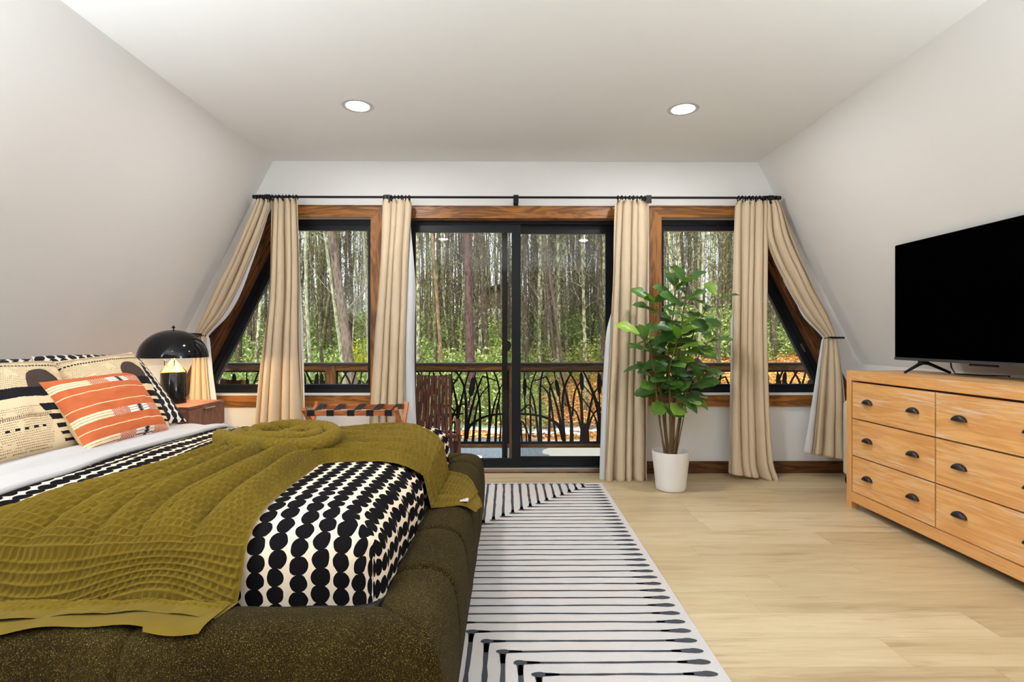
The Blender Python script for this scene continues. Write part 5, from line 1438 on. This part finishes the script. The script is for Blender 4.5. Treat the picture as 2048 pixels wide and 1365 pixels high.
for px, Y, s, sz in ((722, 15, .75, 1.5),): shrub(ys, at(px, 700, Y).x, Y, s, sz, 'yellow-green shrub right of the leaning brown trunk in the left window')
for (y0, y1, n, s0, s1, z0, z1) in ((12.3, 14, 22, .7, .95, .9, 1.2), (14.2, 17, 28, .8, 1.1, 1.0, 1.35), (17, 22, 34, .9, 1.3, 1.0, 1.5), (22, 30, 36, 1.1, 1.6, 1.2, 1.8), (30, 44, 40, 1.5, 2.2, 1.3, 2.1)):
    for k in range(n):
        y = RT_.uniform(y0, y1); x = ((k + RT_.uniform(-.3, .3)) / n * 1.36 - .66) * y
        if x > .35 + (y - 12.3) * .15 and y < 18.4: continue
        shrub(shp[RT_.randrange(5)], x, y, RT_.uniform(s0, s1), RT_.uniform(z0, z1), 'leafy green shrub in the undergrowth of the woods', 'green shrubs of the undergrowth')
mb = MB(); rg = random.Random(17)
for k in range(26000):
    y = 24 + 60 * rg.random() ** 1.2; x = rg.uniform(-.68, .72) * y; z = gz(x, y) + (1.3 + .02 * y) * rg.random() ** 1.3 * (1 + .5 * noise.noise(Vector((x * .25, y * .25, 3)))) + .1
    if y < 44 and -.075 < x / y < .0: z = gz(x, y) + .6 * rg.random()
    l = rg.uniform(.12, .26) * (y / 30) ** .6; d = Vector((rg.uniform(-1, 1), rg.uniform(-.6, .6), rg.uniform(-.4, .8))).normalized(); s = d.cross(Vector((rg.uniform(-.5, .5), 1, rg.uniform(-.5, .5)))).normalized(); p = Vector((x, y, z))
    mb.add([p, p + d * l * .5 + s * l * .25, p + d * l, p + d * l * .5 - s * l * .25], [(0, 1, 2, 3)])
tag(mb.build('undergrowth', lfm.m, None, smooth=False), 'low green undergrowth carpeting the ground between the far trees', 'undergrowth', kind='stuff')
# distant house
hc = at(985, 600, 40); hs_ = thing('house', (hc.x, 41, gz(hc.x, 41)), 'distant brown house with pale foundation glimpsed right of the pine', 'house')
zb_ = at(985, 640, 40).z; zm_ = at(985, 618, 40).z; ze_ = at(985, 590, 40).z; xl_ = at(950, 0, 40).x; xr_ = at(1022, 0, 40).x
mb = MB(); mb.box((xl_, 40, zm_), (xr_, 46, ze_)); mb.prism([(xl_, 40, ze_), (xr_, 40, ze_), (xr_, 40, ze_ + .9)], (0, 6, 0)); mb.build('wall', simple('brown_siding', srgb(104, 84, 72), .8), hs_, fix=True, smooth=False)
mb = MB(); mb.box((xl_ - .1, 39.9, gz(hc.x, 40) - .5), (xr_ + .1, 46, zm_)); mb.build('foundation', simple('pale_foundation', srgb(214, 204, 190), .8), hs_, smooth=False)
mb = MB(); mb.prism([(xl_ - .6, 39.6, ze_ - .02), (xr_ + .3, 39.6, ze_ + .98), (xr_ + .3, 39.6, ze_ + 1.12), (xl_ - .6, 39.6, ze_ + .12)], (0, 7, 0)); mb.build('roof', simple('dark_roof', srgb(60, 66, 62), .8), hs_, smooth=False, fix=True)
# fallen logs by the snow
for k, (p, q, r_) in enumerate((((1050, 863), (1135, 852), .05), ((1080, 857), (1165, 860), .04), ((1175, 868), (1215, 862), .045))):
    a = at(*p, 12.0); b = at(*q, 12.5); a.z = gz(a.x, 12.0) + r_; b.z = gz(b.x, 12.5) + r_
    mb = MB(); mb.tube([a, a.lerp(b, .5) + Vector((0, 0, .02)), b], [r_, r_ * .9, r_ * .7], 8)
    tag(mb.build('fallen_log', B_DEAD, None), ['pale fallen log lying on the leaves beyond the railing, leftmost', 'pale fallen log lying on the leaves, middle of three', 'pale fallen log lying on the leaves, rightmost of three'][k], 'log')

# ------------------------------------------------------------------ sky and settings
w = bpy.data.worlds.new('overcast_sky'); sc.world = w; w.use_nodes = True
bgn = w.node_tree.nodes['Background']; bgn.inputs[0].default_value = (.86, .93, 1.0, 1); bgn.inputs[1].default_value = 2.1
sd = bpy.data.lights.new('sun', 'SUN'); sd.energy = 4.2; sd.angle = math.radians(12); sd.color = (1, .95, .86); so = bpy.data.objects.new('sun', sd); COL.objects.link(so)
so.rotation_euler = (math.radians(38), math.radians(-22), 0)
sc.view_settings.view_transform = 'Standard'; sc.view_settings.look = 'None'; sc.view_settings.gamma = 1; sc.view_settings.use_curve_mapping = False
sc.view_settings.exposure = 0.2
sc.cycles.max_bounces = 10; sc.cycles.diffuse_bounces = 6; sc.cycles.glossy_bounces = 4; sc.cycles.transmission_bounces = 4; sc.cycles.transparent_max_bounces = 16
sc.cycles.sample_clamp_indirect = 6; sc.cycles.use_denoising = True; sc.cycles.caustics_reflective = False; sc.cycles.caustics_refractive = False
for o in bpy.data.objects:
    if '_local' in o: del o['_local']
